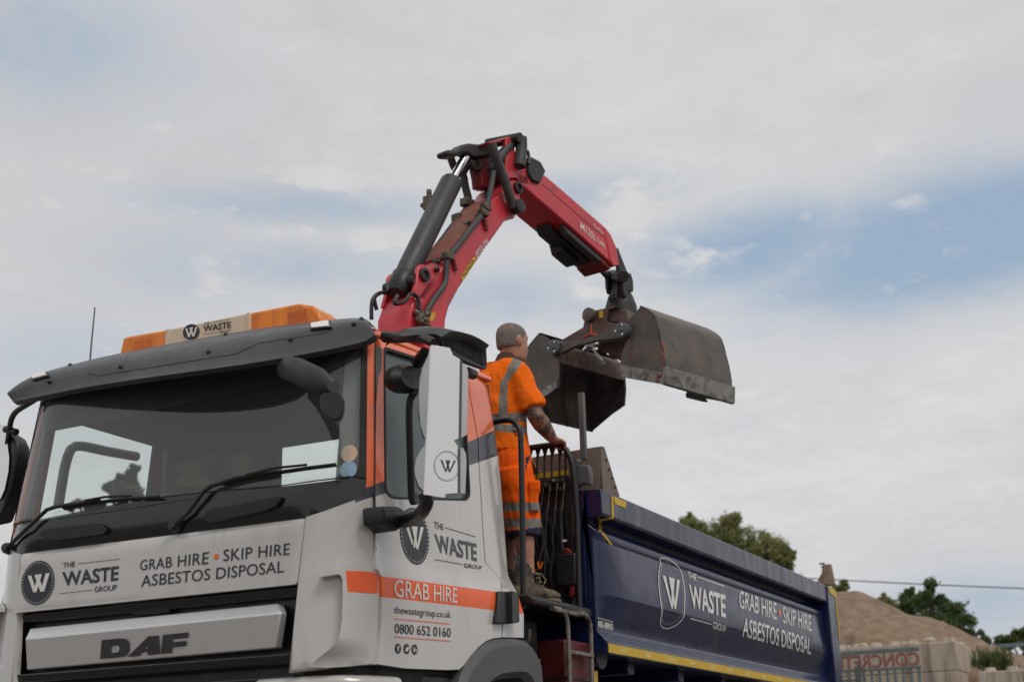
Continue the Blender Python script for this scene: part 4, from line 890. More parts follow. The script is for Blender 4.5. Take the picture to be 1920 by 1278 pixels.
# headboard plate behind the levers
hbp = MB(); P = [at(*p, 'y', 2.6) for p in [(940, 866), (1121.5, 836.5), (1126, 872), (1130, 914), (940, 944)]]; P[-2].z = P[-1].z = 2.345; hbp.prism(P, (0, .02, 0))
wx = at(1122, 836, 'y', 2.6).x
wing = [at(1121.5, 836.5, 'y', 2.6), at(1129, 839, 'x', wx + .01), at(1157, 928, 'x', wx + .04), V((wx, 2.62, 2.362))]
wing = [V((wx, 2.6, P[1].z)), at(1128, 838, 'x', wx), at(1157, 931, 'x', wx), V((wx, 2.6, 2.362))]
hbp.prism(wing, (.02, 0, 0)); HB = hbp.build('headboard', M['headb'], TB, bevel=.004)
for k in range(4):
    c = wing[1].lerp(wing[2], .3 + .18 * k) + V((.0, -.05, 0)); MB().lathe(c + V((.018, 0, 0)), (1, 0, 0), [(.008, 0), (.008, .008)], 8).build('bolt', M['rubber'], HB)
ys = MB(); P = [at(*p, 'y', 2.59) for p in ZR((120, 580), (835, 495), (840, 580), (120, 690))]; ys.prism(P, (0, .004, 0)); ys.build('yellow_strip', M['yellow'], HB)

# ------------------------------------------------------------------ platform, lever rack, steps, tank
pf = MB(); pf.box2((.35, 1.66, 1.60), (1.16, 2.5, 1.655)); pf.tube([V((1.16, 1.66, 1.622)), V((1.16, 2.12, 1.622))], .024, 10); pf.build('platform', M['black'], LORRY, bevel=.01)
RY = 2.42
rk = MB(); rp_ = ZR((-330, 135), (75, 100), (420, 52), (600, 35), (720, 60), (800, 130), (880, 270), (920, 420), (960, 700), (1000, 1278)) + [(1084, 1060), (1087, 1150)]
rk.tube([at(*p, 'y', RY) for p in rp_], .019, 10); RACK = rk.build('lever_rack', M['black'], LORRY, ang=50)
pl = MB(); q = ZP((612, -60), (640, 0), (655, 330), (680, 740), (610, 740), (606, 400)); pl.prism([at(*p, 'y', RY + .02) for p in q], (0, .03, 0)); pl.build('rack_side_plate', M['post'], RACK, bevel=.004)
vb = MB(); q = ZR((90, 720), (640, 640), (830, 590), (940, 700), (990, 1278)) + [(1082, 1150), (985, 1160), (985, 905)]; vb.prism([at(*p, 'y', 2.48) for p in q], (0, .03, 0)); vb.build('valve_panel', M['chassis'], RACK, bevel=.01)
for x in (130, 270, 400, 535, 680, 790):
    lv = MB(); top_, bot_ = at(*ZR((x, 180))[0], 'y', RY + .02), at(*ZR((x, 650))[0], 'y', RY + .03)
    lv.tube([top_, bot_], .0065, 6); q = ZR((x - 48, 100), (x + 48, 90), (x + 16, 200), (x + 8, 260), (x - 8, 260), (x - 18, 205)); lv.prism([at(*p, 'y', RY + .012) for p in q], (0, .018, 0)); lv.build('lever', M['black'], RACK)
for xa, xb, xc in ((375, 345, 300), (500, 470, 450), (632, 608, 590), (758, 735, 710)):
    lk = MB(); lk.tube([at(*ZR((xa, 860))[0], 'y', RY), at(*ZR((xb, 1130))[0], 'y', RY)], .0036, 6); lk.tube([at(*ZR((xa + 8, 740))[0], 'y', RY), at(*ZR((xa, 870))[0], 'y', RY)], .008, 6)
    lk.tube([at(*ZR((xb + 4, 1090))[0], 'y', RY), at(*ZR((xc + 6, 1250))[0], 'y', RY)], .0055, 6); lk.build('control_rod', M['brass'], RACK)
    cb = MB(); e = ZR((xc, 1240))[0]; cb.tube([at(*e, 'y', RY), at(e[0] - 1, e[1] + 22, 'y', RY + .01), at(e[0] - 5, e[1] + 55, 'y', RY + .03), at(e[0] + 3, e[1] + 100, 'y', RY + .04)], .006, 6); cb.build('control_cable', M['hyd'], RACK)
clus = MB(); rs = random.Random(3)
for k in range(26):
    c = at(*ZR((rs.uniform(150, 820), rs.uniform(690, 860)))[0], 'y', RY + rs.uniform(0, .05)); a = V((rs.uniform(-1, 1), rs.uniform(-.6, .2), rs.uniform(-1, 1))).normalized()
    clus.lathe(c, a, [(.012, -.02), (.02, -.01), (.02, .012), (.01, .02)], 8)
clus.build('valve_spools', M['black'], RACK)
hs2 = MB()
for k in range(9):
    x0 = 995 + k * 9.5; hs2.tube([at(x0 + rs.uniform(-3, 3), 960 + rs.uniform(-10, 10), 'y', 2.46), at(x0 + rs.uniform(-8, 8), 1020, 'y', 2.44 + rs.uniform(-.04, .03)), at(x0 + rs.uniform(-14, 14), 1075, 'y', 2.45), at(x0 + rs.uniform(-10, 10), 1135, 'y', 2.47)], rs.uniform(.008, .014), 6)
hs2.build('hydraulic_hoses', M['rubber'], RACK)
bg_ = MB(); q = ZP((492, 312), (640, 300), (642, 545), (560, 560), (490, 545)); bg_.prism([at(*p, 'y', 2.40) for p in q], (0, .06, 0)); TBAG = bg_.build('tool_holder', M['black'], RACK, bevel=.012)
for q in (((548, 275), (570, 262), (612, 296), (606, 312), (552, 314)), ((592, 538), (632, 534), (630, 625), (590, 640))):
    b_ = MB(); b_.prism([at(*p, 'y', 2.41) for p in ZP(*q)], (0, .03, 0)); b_.build('red_cap', M['boxred'], RACK, bevel=.006)
for q in (((355, 372), (365, 430)), ((392, 372), (372, 425))):
    b_ = MB(); b_.tube([at(*p, 'y', 2.43) for p in ZP(*q)], .008, 6); b_.build('orange_handle', M['amber2'], RACK)
MB().box(at(*ZP((556, 214))[0], 'y', 2.42), (.026, .01, .012)).build('label_plate', M['lamp'], RACK)
po = MB(); a, b = at(1091.7, 736, 'y', 2.5), at(1093.2, 862, 'y', 2.5); po.box((a + b) / 2, (.036, .036, (a - b).length)); b2 = at(*ZR((1010, 330))[0], 'y', 2.46); po.tube([b + V((0, 0, .008)), b + V((-.02, -.01, -.01)), b2 + V((0, 0, -.01))], .016, 8)
PO = po.build('rest_post', M['post'], LORRY, bevel=.005)
cbx = MB(); q = ZR((935, 490), (1030, 390), (1215, 400), (1250, 560), (1245, 770), (1130, 750), (1050, 775), (990, 830)); cbx.prism([at(*p, 'y', 2.46) for p in q], (0, .05, 0)); CBX = cbx.build('control_box', M['post'], LORRY, bevel=.01)
cbx = MB(); q = ZR((905, 275), (990, 290), (1025, 330), (1010, 420), (950, 500), (935, 400)); cbx.prism([at(*p, 'y', 2.45) for p in q], (0, .03, 0)); cbx.build('box_bracket', M['post'], CBX, bevel=.004)
# hand hoop between cab and operator
hp = MB(); hp.tube(rnd([at(905, 800, 'y', 1.7), at(930, 789, 'y', 1.7), at(962, 786, 'y', 1.7), at(976, 806, 'y', 1.7), at(977.5, 860, 'y', 1.7), at(980, 1000, 'y', 1.7), at(981, 1140, 'y', 1.7)], .05, 4, False), .0165, 12); hp.build('hand_hoop', M['black'], LORRY, ang=60)
# steps
LX = 1.2
ld = MB()
ld.tube(rnd([at(*p, 'x', LX) for p in [(1034, 1139), (1054, 1142), (1064, 1159), (1067, 1230), (1070, 1330)]] + [V((LX, 2.1, .55))], .05, 4, False), .0135, 10)
ld.tube(rnd([at(*p, 'x', LX) for p in [(1078, 1152), (1095, 1149), (1107, 1164), (1109, 1230), (1112, 1330)]] + [V((LX, 2.42, .55))], .05, 4, False), .0135, 10)
LAD = ld.build('step_ladder', M['tube'], LORRY, ang=60)
for a, b in (((1068, 1222), (1110, 1228)), ((1040, 1141), (1082, 1152))):
    rg = MB(); A, B = at(*a, 'x', LX), at(*b, 'x', LX); rg.box((A + B) / 2, (.03, (A - B).length, .022), None); rg.build('rung', M['tube'], LAD, bevel=.004)
for z in (.98, .7):
    MB().box((LX - .04, 2.25, z), (.12, .3, .022)).build('rung', M['tube'], LAD, bevel=.004)
tk = MB(); A, B = at(1020, 1199, 'y', 2.1), at(1062, 1199, 'y', 2.1); tk.box2((A.x - .12, 2.1, .75), (B.x, 2.45, A.z - .0)); TK = tk.build('oil_tank', M['tankred'], LORRY, bevel=.02)
MB().box2((A.x - .13, 2.095, 1.235), (B.x + .006, 2.455, 1.25)).build('tank_strap', M['black'], TK)
MB().lathe(at(1124, 1226, 'x', 1.12), (1, 0, 0), [(.06, -.05), (.085, 0), (.085, .015), (.06, .02)], 24).build('reel_cover', M['post'], LORRY)
yb = MB(); q = ZP((738, 1195), (810, 1190), (812, 1300), (745, 1300)); yb.prism([at(*p, 'x', 1.14) for p in q], (-.03, 0, 0)); yb.build('wheel_chock', M['yellow'], LORRY, bevel=.006)
bk = MB(); bk.box2((.2, 1.72, .85), (1.0, 2.08, 1.56)); bk.build('equipment_locker', M['chassis'], LORRY, bevel=.02)
pp_ = MB(); pp_.tube([at(*p, 'y', 1.75) for p in ZP((290, 880), (290, 940), (275, 985), (268, 1000))], .012, 8); pp_.tube([at(*p, 'y', 1.75) for p in ZP((300, 1130), (345, 1130), (368, 1110))], .012, 8); pp_.build('pipe_fitting', M['brass'], LORRY)
ah = MB()
for k in range(3): ah.tube([at(*p, 'y', 1.7 + .03 * k) for p in ZP((185 + 14 * k, 320), (190 + 12 * k, 345), (205 + 9 * k, 400), (250, 470 + 30 * k))], .008, 6)
ah.build('air_lines', M['hyd'], LORRY)
tk2 = MB(); tk2.box2((.75, 3.0, .55), (1.16, 4.4, 1.05)); tk2.build('fuel_tank', M['silver'], LORRY, bevel=.06, seg=3)
sg = MB(); sg.box2((1.17, 2.75, .5), (1.2, 4.6, .6)); sg.box2((1.17, 2.75, .8), (1.2, 4.6, .9)); sg.build('side_guard', M['silver'], LORRY, bevel=.01)

# ------------------------------------------------------------------ crane
CH = V((.2, .98, 0)).normalized(); CS = V((CH.y, -CH.x, 0)); CB0 = V((.1, 2.0, 0)); HW = .14
def cp(px, py, so=HW): return onp(px, py, CB0 + CS * so, CS)
def cpl(P, so=HW): return [cp(*p, so) for p in P]
CRANE = MB(); cbs = cp(*Z5((440, 1240))[0], 0)
CRANE.lathe((cbs.x, cbs.y, .95), (0, 0, 1), [(.3, 0), (.3, .5), (.24, .55), (.24, cbs.z - .95 - .35)], 24); CRANE.box((cbs.x, cbs.y, cbs.z - .25), (.3, .34, .5), (CS, CH, V((0, 0, 1))))
CRANE = CRANE.build('loader_crane', M['red'], LORRY, bevel=.02, ang=40)
ib = MB(); q = Z5((345, 1240), (345, 1100), (375, 1010), (430, 935), (530, 850), (575, 772), (690, 622), (800, 472), (850, 418), (900, 388), (925, 345), (962, 308), (998, 314), (1016, 350), (1010, 440), (992, 505), (975, 540), (925, 546), (800, 722), (640, 962), (582, 1072), (562, 1150), (558, 1240))
ib.prism(cpl(q), CS * -2 * HW); IB = ib.build('inner_boom', M['red'], CRANE, bevel=.014, seg=2); ibt = [ib.bvh()]
for so in (HW + .004, -HW + .034):
    hn = MB(); hn.prism(cpl(Z5((362, 1020), (380, 950), (396, 838), (412, 816), (432, 814), (450, 842), (500, 830), (522, 838), (532, 862), (530, 912), (440, 1030))), CS * -.034) if so > 0 else None
    if so < 0:
        base = cpl(Z5((362, 1020), (380, 950), (396, 838), (412, 816), (432, 814), (450, 842), (500, 830), (522, 838), (532, 862), (530, 912), (440, 1030)), HW); hn.prism([p + CS * (-2 * HW + .034 - .004) for p in base], CS * -.034)
    hn.build('cylinder_lug', M['red'], CRANE, bevel=.008)
ws_ = MB(); wq = [(578, 768), (690, 622), (800, 472), (848, 419)]; Q = cpl(Z5(*wq), HW - .03 if 0 else HW); wn = (Q[-1] - Q[0]).normalized().cross(CS); wn = wn if wn.dot(CH) < 0 else -wn; ws_.grid([[p - CS * .025 + wn * .012 for p in Q], [p - CS * .25 + wn * .012 for p in Q]], 0, wn * -.03); ws_.build('worn_boom_top', M['rust'], IB)
for q in ((432, 880), (503, 850), (993, 358)):
    c = cp(*Z5(q)[0], HW + .004); r_ = .045 if q[0] != 503 else .018
    MB().lathe(c, CS, [(r_, 0), (r_, .016), (r_ * .6, .02), (r_ * .5, .006)], 20).build('pivot_pin', M['grease'], CRANE)
for q in (((790, 545), (800, 580), (806, 615)), ((600, 780), (612, 815), (620, 855))):
    MB().tube(cpl(Z5(*q), HW + .008), .018, 8).build('hose_clip', M['boxred'], IB)
# hoses along the boom edge with clamps
for k, so in enumerate((HW - .005, HW - .05)):
    hz = MB(); hz.tube(smooth_row(cpl(Z5((420 + 20 * k, 1165), (440, 1110), (500, 1010), (555, 935), (566, 860), (572, 785), (610, 735), (700, 618), (785, 510), (800, 480), (815, 440), (838, 330), (850, 260)), so + .025), 3), .02, 8); hz.build('hydraulic_hose', M['hyd'], CRANE, ang=60)
lh = MB(); lh.tube(smooth_row(cpl(Z5((420, 830), (520, 700), (600, 590), (660, 520), (690, 470), (700, 440), (680, 360), (665, 290), (700, 220), (740, 200)), -.09), 3), .021, 8); lh.build('hydraulic_hose', M['hyd'], CRANE, ang=60)
for q in ((575, 770), (785, 510), (800, 475)): MB().box(cp(*Z5(q)[0], HW + .02), (.06, .07, .05), (CS, CH, V((0, 0, 1)))).build('hose_clamp', M['brass'], CRANE, bevel=.008)
for q in ((640, 545), (690, 450)): MB().box(cp(*Z5(q)[0], -.09), (.07, .09, .06), (CS, CH, V((0, 0, 1)))).build('hose_clamp', M['brass'], CRANE, bevel=.008)
for a, b in (((620, 585), (705, 565)), ((450, 805), (535, 790))): MB().tube([cp(*Z5(a)[0], -.1), cp(*Z5(b)[0], HW - .01)], .012, 6).build('cross_pipe', M['black'], CRANE)
# boom cylinder
c0, c1, c2 = cp(*Z5((310, 905))[0], 0), cp(*Z5((598, 318))[0], 0), cp(*Z5((694, 150))[0], 0)
ax = (c1 - c0).normalized(); L_ = (c1 - c0).length
cy = MB(); cy.lathe(c0, ax, [(.05, -.06), (.07, 0), (.076, .1), (.076, L_ - .02), (.068, L_), (.04, L_ + .004)], 28); CYL = cy.build('boom_cylinder', M['hyd'], CRANE, ang=40)
g_ = MB(); g_.lathe(c0, ax, [(.06, -.14), (.082, -.1), (.084, .02), (.078, .03)], 24); g_.tube([c0 - CS * .13 - ax * .05, c0 + CS * .13 - ax * .05], .04, 12); g_.build('cylinder_foot', M['black'], CYL, ang=40)
MB().tube([c1, c2], .034, 20).build('piston_rod', M['chrome'], CYL, ang=60)
vv = MB(); c = cp(*Z5((462, 450))[0], -.09); vv.box(c, (.07, .06, .1), (CS, CH, V((0, 0, 1)))); vv.lathe(c + V((0, 0, .05)), (0, 0, 1), [(.02, 0), (.02, .05)], 8); vv.lathe(c, -CS, [(.02, 0), (.02, .07)], 8); vv.build('valve_block', M['brass'], CYL, bevel=.008)
# knuckle linkage at the top
kn = MB(); P = cpl(ZK((360, 270), (400, 255), (480, 265), (560, 195), (640, 178), (760, 190), (860, 165), (905, 175), (935, 260), (920, 330), (820, 345), (690, 350), (620, 300), (560, 300), (520, 330), (470, 340), (380, 330)), .05); kn.prism(P, CS * -.1); KN = kn.build('knuckle_link', M['grease'], CRANE, bevel=.02, seg=3)
for pts, so, r_, m_ in ((((900, 185), (950, 330), (1060, 620), (1170, 960)), HW + .05, .034, 'hyd'), (((400, 280), (420, 370), (470, 490), (560, 560), (590, 700), (630, 850)), -.1, .028, 'grease'), (((930, 330), (915, 560), (870, 760), (850, 900)), -.02, .03, 'grease'),
                       (((1260, 120), (1262, 260), (1240, 460)), HW + .03, .044, 'hyd'), (((1200, 150), (1120, 220), (1050, 290), (960, 420), (900, 520)), HW - .02, .034, 'hyd'), (((640, 300), (650, 420), (700, 500), (760, 470), (735, 380)), .0, .018, 'black')):
    MB().tube(smooth_row(cpl(ZK(*pts), so), 4), r_, 10).build('linkage_rod' if r_ > .03 else 'hydraulic_hose', M[m_], CRANE, ang=60)
MB().lathe(cp(*ZK((1165, 960))[0], HW + .02), CS, [(.05, 0), (.05, .07), (.035, .075)], 16).build('pivot_pin', M['grease'], CRANE)
MB().tube([cp(*ZK((1250, 115))[0], HW + .06), cp(*ZK((860, 190))[0], -.1)], .038, 12).build('cross_pin', M['grease'], CRANE)
# knee plates of the outer boom, both sides, dark between
kq = ZK((1075, 112), (1150, 98), (1185, 260), (1230, 460), (1310, 500), (1420, 590), (1440, 700), (1260, 670), (1215, 600), (1130, 600), (1085, 640), (1070, 520), (1078, 300))
P = cpl(kq, HW); kp = MB(); kp.prism(P, CS * -.03); kp.prism([p - CS * (2 * HW - .03) for p in P], CS * -.03)
kp.prism(cpl(ZK((860, 170), (1075, 112), (1100, 130), (900, 190)), HW), CS * -.2); kp.build('knee_plate', M['red'], CRANE, bevel=.008)
kp = MB(); kp.prism(cpl(ZK((740, 350), (900, 300), (1080, 280), (1090, 620), (900, 720), (800, 700), (790, 600)), .0), CS * -.1); kp.build('knee_web', M['boxred'], CRANE, bevel=.01)
# outer boom
ob = MB(); q = Z6((236, 296), (300, 262), (350, 262), (440, 318), (600, 455), (838, 662), (872, 705), (905, 795), (924, 910), (893, 915), (600, 655), (270, 372)); ob.prism(cpl(q), CS * -2 * HW); OB = ob.build('outer_boom', M['red'], CRANE, bevel=.012); obt = [ob.bvh()]
co = MB(); q = Z6((826, 655), (858, 688), (878, 720), (912, 800), (928, 912), (890, 920), (868, 880)); co.prism(cpl(q, HW + .008), CS * -(2 * HW + .016)); COb = co.build('boom_collar', M['red'], OB, bevel=.01)
d_ = Decal([ob.bvh()], .003); d_.line(Z6((410, 370), (840, 740)), .9); d_.build('boom_seam', M['boxred'], OB)
bx = MB(); P = cpl(Z6((318, 195), (348, 190), (408, 222), (442, 288), (402, 372), (350, 352), (322, 290)), .16); bx.prism(P, CS * -.22); bx.build('hose_reel_box', M['black'], CRANE, bevel=.015)
bx = MB(); bx.tube(smooth_row(cpl(Z6((300, 150), (318, 160), (325, 200), (322, 240)), .16), 4), .012, 8); bx.build('hydraulic_hose', M['hyd'], CRANE); bx = MB(); bx.prism(cpl(Z6((285, 148), (305, 150), (315, 230), (290, 240)), .15), CS * -.05); bx.build('red_bracket', M['red'], CRANE, bevel=.006)
e0, e1 = cp(*Z6((270, 372))[0]), cp(*Z6((893, 915))[0]); bax = (e1 - e0).normalized(); bdn = bax.cross(CS); bdn = bdn if bdn.z < 0 else -bdn; BLn = (e1 - e0).length
for t0, t1, s0, s1, h_, m_ in ((.46, .9, .12, .06, .05, 'hyd'), (.40, .88, .03, -.10, .05, 'black'), (.58, .82, -.02, -.13, .09, 'black')):
    A = e0 + bax * BLn * t0 - CS * (HW - s0); B = e0 + bax * BLn * t1 - CS * (HW - s0); u = MB()
    u.prism([A + bdn * .002, B + bdn * .002, B + bdn * h_ - bax * .03, A + bdn * h_ + bax * .06], CS * (s1 - s0)); u.build('underside_cylinder', M[m_], OB, bevel=.012)
u = MB(); A = e0 + bax * BLn * .86 - CS * .02; u.prism([A, e1 - CS * .02, e1 - CS * .02 + bdn * .05 - bax * .02, A + bdn * .04 + bax * .04], CS * -.24); u.build('boom_end_shoe', M['boxred'], OB, bevel=.012)
# decals on the booms
d_ = Decal(ibt, .003); d_.poly([(p[0], p[1]) for p in rnd([(a, b, 0) for a, b in Z5((654, 884), (722, 776), (738, 772), (740, 800), (670, 908), (655, 914))], 2.5, 3)]); d_.poly([(p[0], p[1]) for p in Z5((462, 1150), (470, 1115), (495, 1098), (498, 1130), (475, 1160))]); d_.build('yellow_decal', M['yellow'], IB)
d_ = Decal(ibt, .0038); d_.text('PALFINGER', Z5((657, 882), (722, 782), (737, 799), (671, 899)), .01); d_.build('decal_lettering', M['ink'], IB)
d_ = Decal(ibt, .003); d_.text('EPSILON', Z5((735, 745), (806, 656), (816, 690), (748, 784)), .006); d_.build('boom_lettering', M['wink'], IB)
d_ = Decal(obt, .003); d_.text('M125L', Z6((666, 622), (770, 712), (766, 752), (668, 672)), .01); d_.text('CLASSIC', Z6((774, 722), (834, 780), (832, 804), (774, 752)), .012); d_.text('Epsilon', Z6((756, 634), (824, 692), (820, 716), (756, 662)), .0); d_.build('boom_lettering', M['wink'], OB)
# front frame pipes low on the boom
for pts in (((150, 900), (150, 600), (220, 480), (330, 430), (470, 460), (600, 480)), ((240, 740), (195, 560), (210, 500), (300, 450)), ((970, 900), (965, 600), (930, 500), (860, 460), (800, 465), (730, 610), (510, 650), (600, 490))):
    MB().tube(rnd([cp(*p, -.05 if pts[0][0] < 300 else HW + .02) for p in ZF(*pts)], .05, 4, False), .013, 8).build('steel_pipe', M['black'], CRANE, ang=60)
tf = MB()
for k in range(14): tf.lathe(cp(*ZF((rs.uniform(950, 1110), rs.uniform(800, 1010)))[0], HW + rs.uniform(.02, .07)), V((rs.uniform(-1, 1), rs.uniform(-1, 0), rs.uniform(-1, 1))), [(.014, -.03), (.02, -.015), (.02, .015), (.013, .03)], 8)
tf.build('hose_fittings', M['brass'], CRANE)

# ------------------------------------------------------------------ grab hanging from the boom tip
tip = cp(1166, 590, 0)
GRAB = thing('clamshell_grab', (tip.x, tip.y, tip.z - .9), 'worn grey steel clamshell grab hanging open from the crane tip', 'grab')
tb = MB(); tb.prism(cpl(ZT((770, 190), (795, 195), (850, 345), (940, 570), (985, 572), (1020, 690), (1026, 830), (1010, 856), (985, 850), (945, 840), (930, 930), (890, 930), (860, 800), (850, 640), (800, 560), (790, 330)), .1), CS * -.03)
tb.prism(cpl(ZT((545, 545), (600, 540), (760, 530), (850, 545), (860, 600), (740, 640), (720, 800), (690, 890), (662, 880), (640, 780), (632, 640), (590, 592)), -.06), CS * -.03); tb.tube([cp(*ZT((870, 620))[0], .14), cp(*ZT((690, 620))[0], -.1)], .05, 14); tb.build('tip_bracket', M['grease'], CRANE, bevel=.008)
sw_ = MB(); sw_.prism(cpl(ZT((745, 640), (900, 640), (940, 840), (920, 960), (720, 990), (700, 900), (740, 780)), -.01), CS * -.03)
sw_.lathe(cp(*ZT((830, 1010))[0], 0) , (0, 0, -1), [(.06, -.12), (.1, -.04), (.125, .04), (.125, .1), (.155, .11), (.155, .14), (.1, .145)], 28); sw_.build('rotator', M['grease'], GRAB, bevel=.006, ang=30)
for k, (xa, xb) in enumerate(((770, 745), (800, 800), (830, 850), (850, 790), (905, 880))):
    MB().tube(smooth_row([cp(*p, .06 - .035 * k) for p in ZT((xa - 10, 560), (xa + 25, 660), (xa + 5, 760), (xb, 850), (xb - 10, 960))], 3), .016, 8).build('hydraulic_hose', M['rubber'], GRAB, ang=60)
MB().tube(smooth_row([cp(*p, .05) for p in ZT((720, 880), (680, 905), (672, 960), (710, 990), (750, 970))], 4), .012, 8).build('hydraulic_hose', M['rubber'], GRAB, ang=60)
GW = V((.306, .952, 0)).normalized(); GO = V((GW.y, -GW.x, 0)); GN0 = tip - GW * .46
def gq(P, off=0): return [onp(px, py, GN0 + GW * off, GW) for px, py in P]
nap = gq(Z7((965, 132)))[0]; WD, bd_ = .9, 1e9
for k in range(60):
    w_ = .5 + k * .02; e_ = abs(pxof(nap + GW * w_)[0] - 1327)
    if e_ < bd_: bd_, WD = e_, w_
print('grab width', WD)
def shell(name, near_plate, curve, lip_from, mplate):
    P = gq(near_plate); C_ = smooth_row(gq(curve), 4)
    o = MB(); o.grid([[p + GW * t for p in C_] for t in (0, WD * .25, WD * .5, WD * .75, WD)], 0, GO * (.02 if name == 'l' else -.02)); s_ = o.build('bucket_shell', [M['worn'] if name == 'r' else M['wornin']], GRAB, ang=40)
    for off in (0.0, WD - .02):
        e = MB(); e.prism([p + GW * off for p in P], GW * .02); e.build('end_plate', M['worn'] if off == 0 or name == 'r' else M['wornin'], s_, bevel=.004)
    return s_, P, C_
SR, PR, CRv = shell('r', Z7((870, 240), (915, 190), (965, 132), (1020, 165), (1065, 205), (1090, 265), (1108, 345), (1128, 430), (1143, 530), (1148, 610), (1142, 718), (975, 690), (812, 662), (810, 540), (840, 430), (878, 320)),
                    Z7((965, 130), (1022, 162), (1068, 203), (1092, 265), (1110, 345), (1130, 430), (1146, 530), (1150, 610), (1148, 640)), 0, None)
lp = MB(); A = gq(Z7((1150, 588), (1146, 722))); lp.prism([A[0] + GO * .012 - GW * .004, A[1] + GO * .012 - GW * .004, A[1] - GO * .02 - GW * .004, A[0] - GO * .02 - GW * .004], GW * (WD + .025)); lp.build('cutting_edge', M['bright'], SR, bevel=.004)
lp = MB(); lp.prism(gq(Z7((812, 572), (900, 590), (1140, 632), (1140, 722), (1000, 697), (870, 674), (812, 662)), -.012), GW * .012); SC_ = lp.build('side_cutter', M['bright'], SR, bevel=.002)
for q in ((1098, 652), (1088, 690)): MB().lathe(gq(Z7(q), -.012)[0], -GW, [(.018, 0), (.016, .01)], 10).build('bolt', M['rust'], SR)
lp = MB(); lp.prism([p + GW * .0 for p in gq(Z7((1315, 785), (1345, 790), (1450, 825), (1470, 850), (1440, 845), (1320, 815)), WD * .3)], GO * -.02); lp.build('edge_tooth', M['grease'], SR)
sm = MB(); sm.tube(gq(Z7((880, 380), (886, 480), (892, 580)), -.003), .004, 6); sm.build('weld_bead', M['rust'], SR); sm = MB(); sm.tube(gq(Z7((1120, 410), (1135, 440), (1125, 480), (1140, 520), (1128, 560)), .0), .007, 6); sm.build('weld_bead', M['rust'], SR)
SL, PL, CL = shell('l', Z7((200, 340), (245, 362), (290, 392), (325, 440), (346, 520), (352, 620), (342, 745), (240, 820), (85, 958), (52, 830), (50, 700), (70, 570), (110, 450)), Z7((200, 338), (110, 450), (70, 570), (50, 700), (53, 830), (84, 958)), 0, None)
lp = MB(); A = gq(Z7((330, 690), (345, 745), (240, 822), (215, 832), (222, 775))); lp.prism([p - GW * .012 for p in A], GW * .012); lp.build('side_cutter', M['bright'], SL, bevel=.002)
bm2 = MB(); bm2.prism(gq(Z7((282, 392), (340, 425), (352, 500), (345, 560), (310, 520), (285, 460))), GW * WD); bm2.build('hinge_beam', M['grabred'], SL, bevel=.01)
for t in (.35, .62): MB().tube(smooth_row([CL[k] + GO * .015 + GW * WD * t for k in range(8, len(CL), 3)], 2), .014, 6).build('wear_strip', M['grease'], SL)
# frame, links, pins
fr2 = MB(); fr2.prism(gq(Z7((548, 188), (575, 158), (625, 165), (745, 136), (790, 140), (720, 160), (700, 250), (800, 268), (875, 262), (880, 330), (800, 345), (640, 392), (470, 420), (365, 410), (365, 388), (530, 292)), .06), GW * .05)
fr2.prism(gq(Z7((548, 188), (575, 158), (625, 165), (745, 136), (860, 160), (880, 240), (880, 330), (800, 345), (640, 392), (470, 420), (365, 410), (365, 388), (530, 292)), WD - .1), GW * .05)
fr2.prism(gq(Z7((700, 148), (860, 165), (880, 260), (720, 250)), .1), GW * (WD - .2)); FRM = fr2.build('grab_frame', M['grabred'], GRAB, bevel=.008)
fr2 = MB(); fr2.lathe(gq(Z7((590, 205)), .06)[0], -GW, [(.055, 0), (.055, .04), (.02, .05)], 16); fr2.build('frame_pin', M['worn'], FRM)
d_ = MB(); d_.prism(gq(Z7((650, 170), (682, 165), (680, 220), (652, 222)), .057), GW * .003); d_.build('warning_sticker', M['yellow'], FRM)
d_ = MB(); d_.prism(gq(Z7((655, 390), (718, 382), (716, 398), (655, 408)), .18), GW * .003); d_.build('warning_sticker', M['yellow'], FRM)
rl = MB(); rl.tube(gq(Z7((595, 270), (592, 345)), .058), .006, 6); rl.tube(gq(Z7((520, 375), (570, 350), (592, 340), (640, 352)), .058), .006, 6); rl.build('red_paint_line', M['stripe'], FRM)
lk = MB(); lk.prism(gq(rnd([(a, b, 0) for a, b in Z7((330, 398), (390, 404), (560, 378), (780, 290), (835, 272), (870, 300), (868, 350), (830, 376), (650, 392), (470, 436), (370, 488), (325, 492), (300, 450))], 5, 2) and [(p[0], p[1]) for p in rnd([(a, b, 0) for a, b in Z7((330, 398), (390, 404), (560, 378), (780, 290), (835, 272), (870, 300), (868, 350), (830, 376), (650, 392), (470, 436), (370, 488), (325, 492), (300, 450))], 5, 2)], -.03), GW * .035); LNK = lk.build('link_arm', M['worn'], GRAB, bevel=.006)
for q in ((322, 446), (828, 318)):
    pn = MB(); c = gq(Z7(q), -.03)[0]; pn.lathe(c, -GW, [(.062, -.04), (.062, .02), (.052, .026), (.02, .026), (.014, .036)], 24); pno = pn.build('link_pin', M['post'], LNK, ang=30)
    for k in range(3): MB().lathe(c + (GO * cos(k * 2.1 + 1) + V((0, 0, 1)) * sin(k * 2.1 + 1)) * .042 - GW * .024, -GW, [(.007, 0), (.007, .008)], 8).build('bolt', M['chrome'], pno)
cs2 = MB(); cs2.prism(gq(Z7((640, 388), (815, 372), (860, 380), (850, 470), (815, 545), (730, 512), (690, 468), (630, 466)), .2), GW * .35); cs2.build('cylinder_casing', M['grabred'], FRM, bevel=.02)
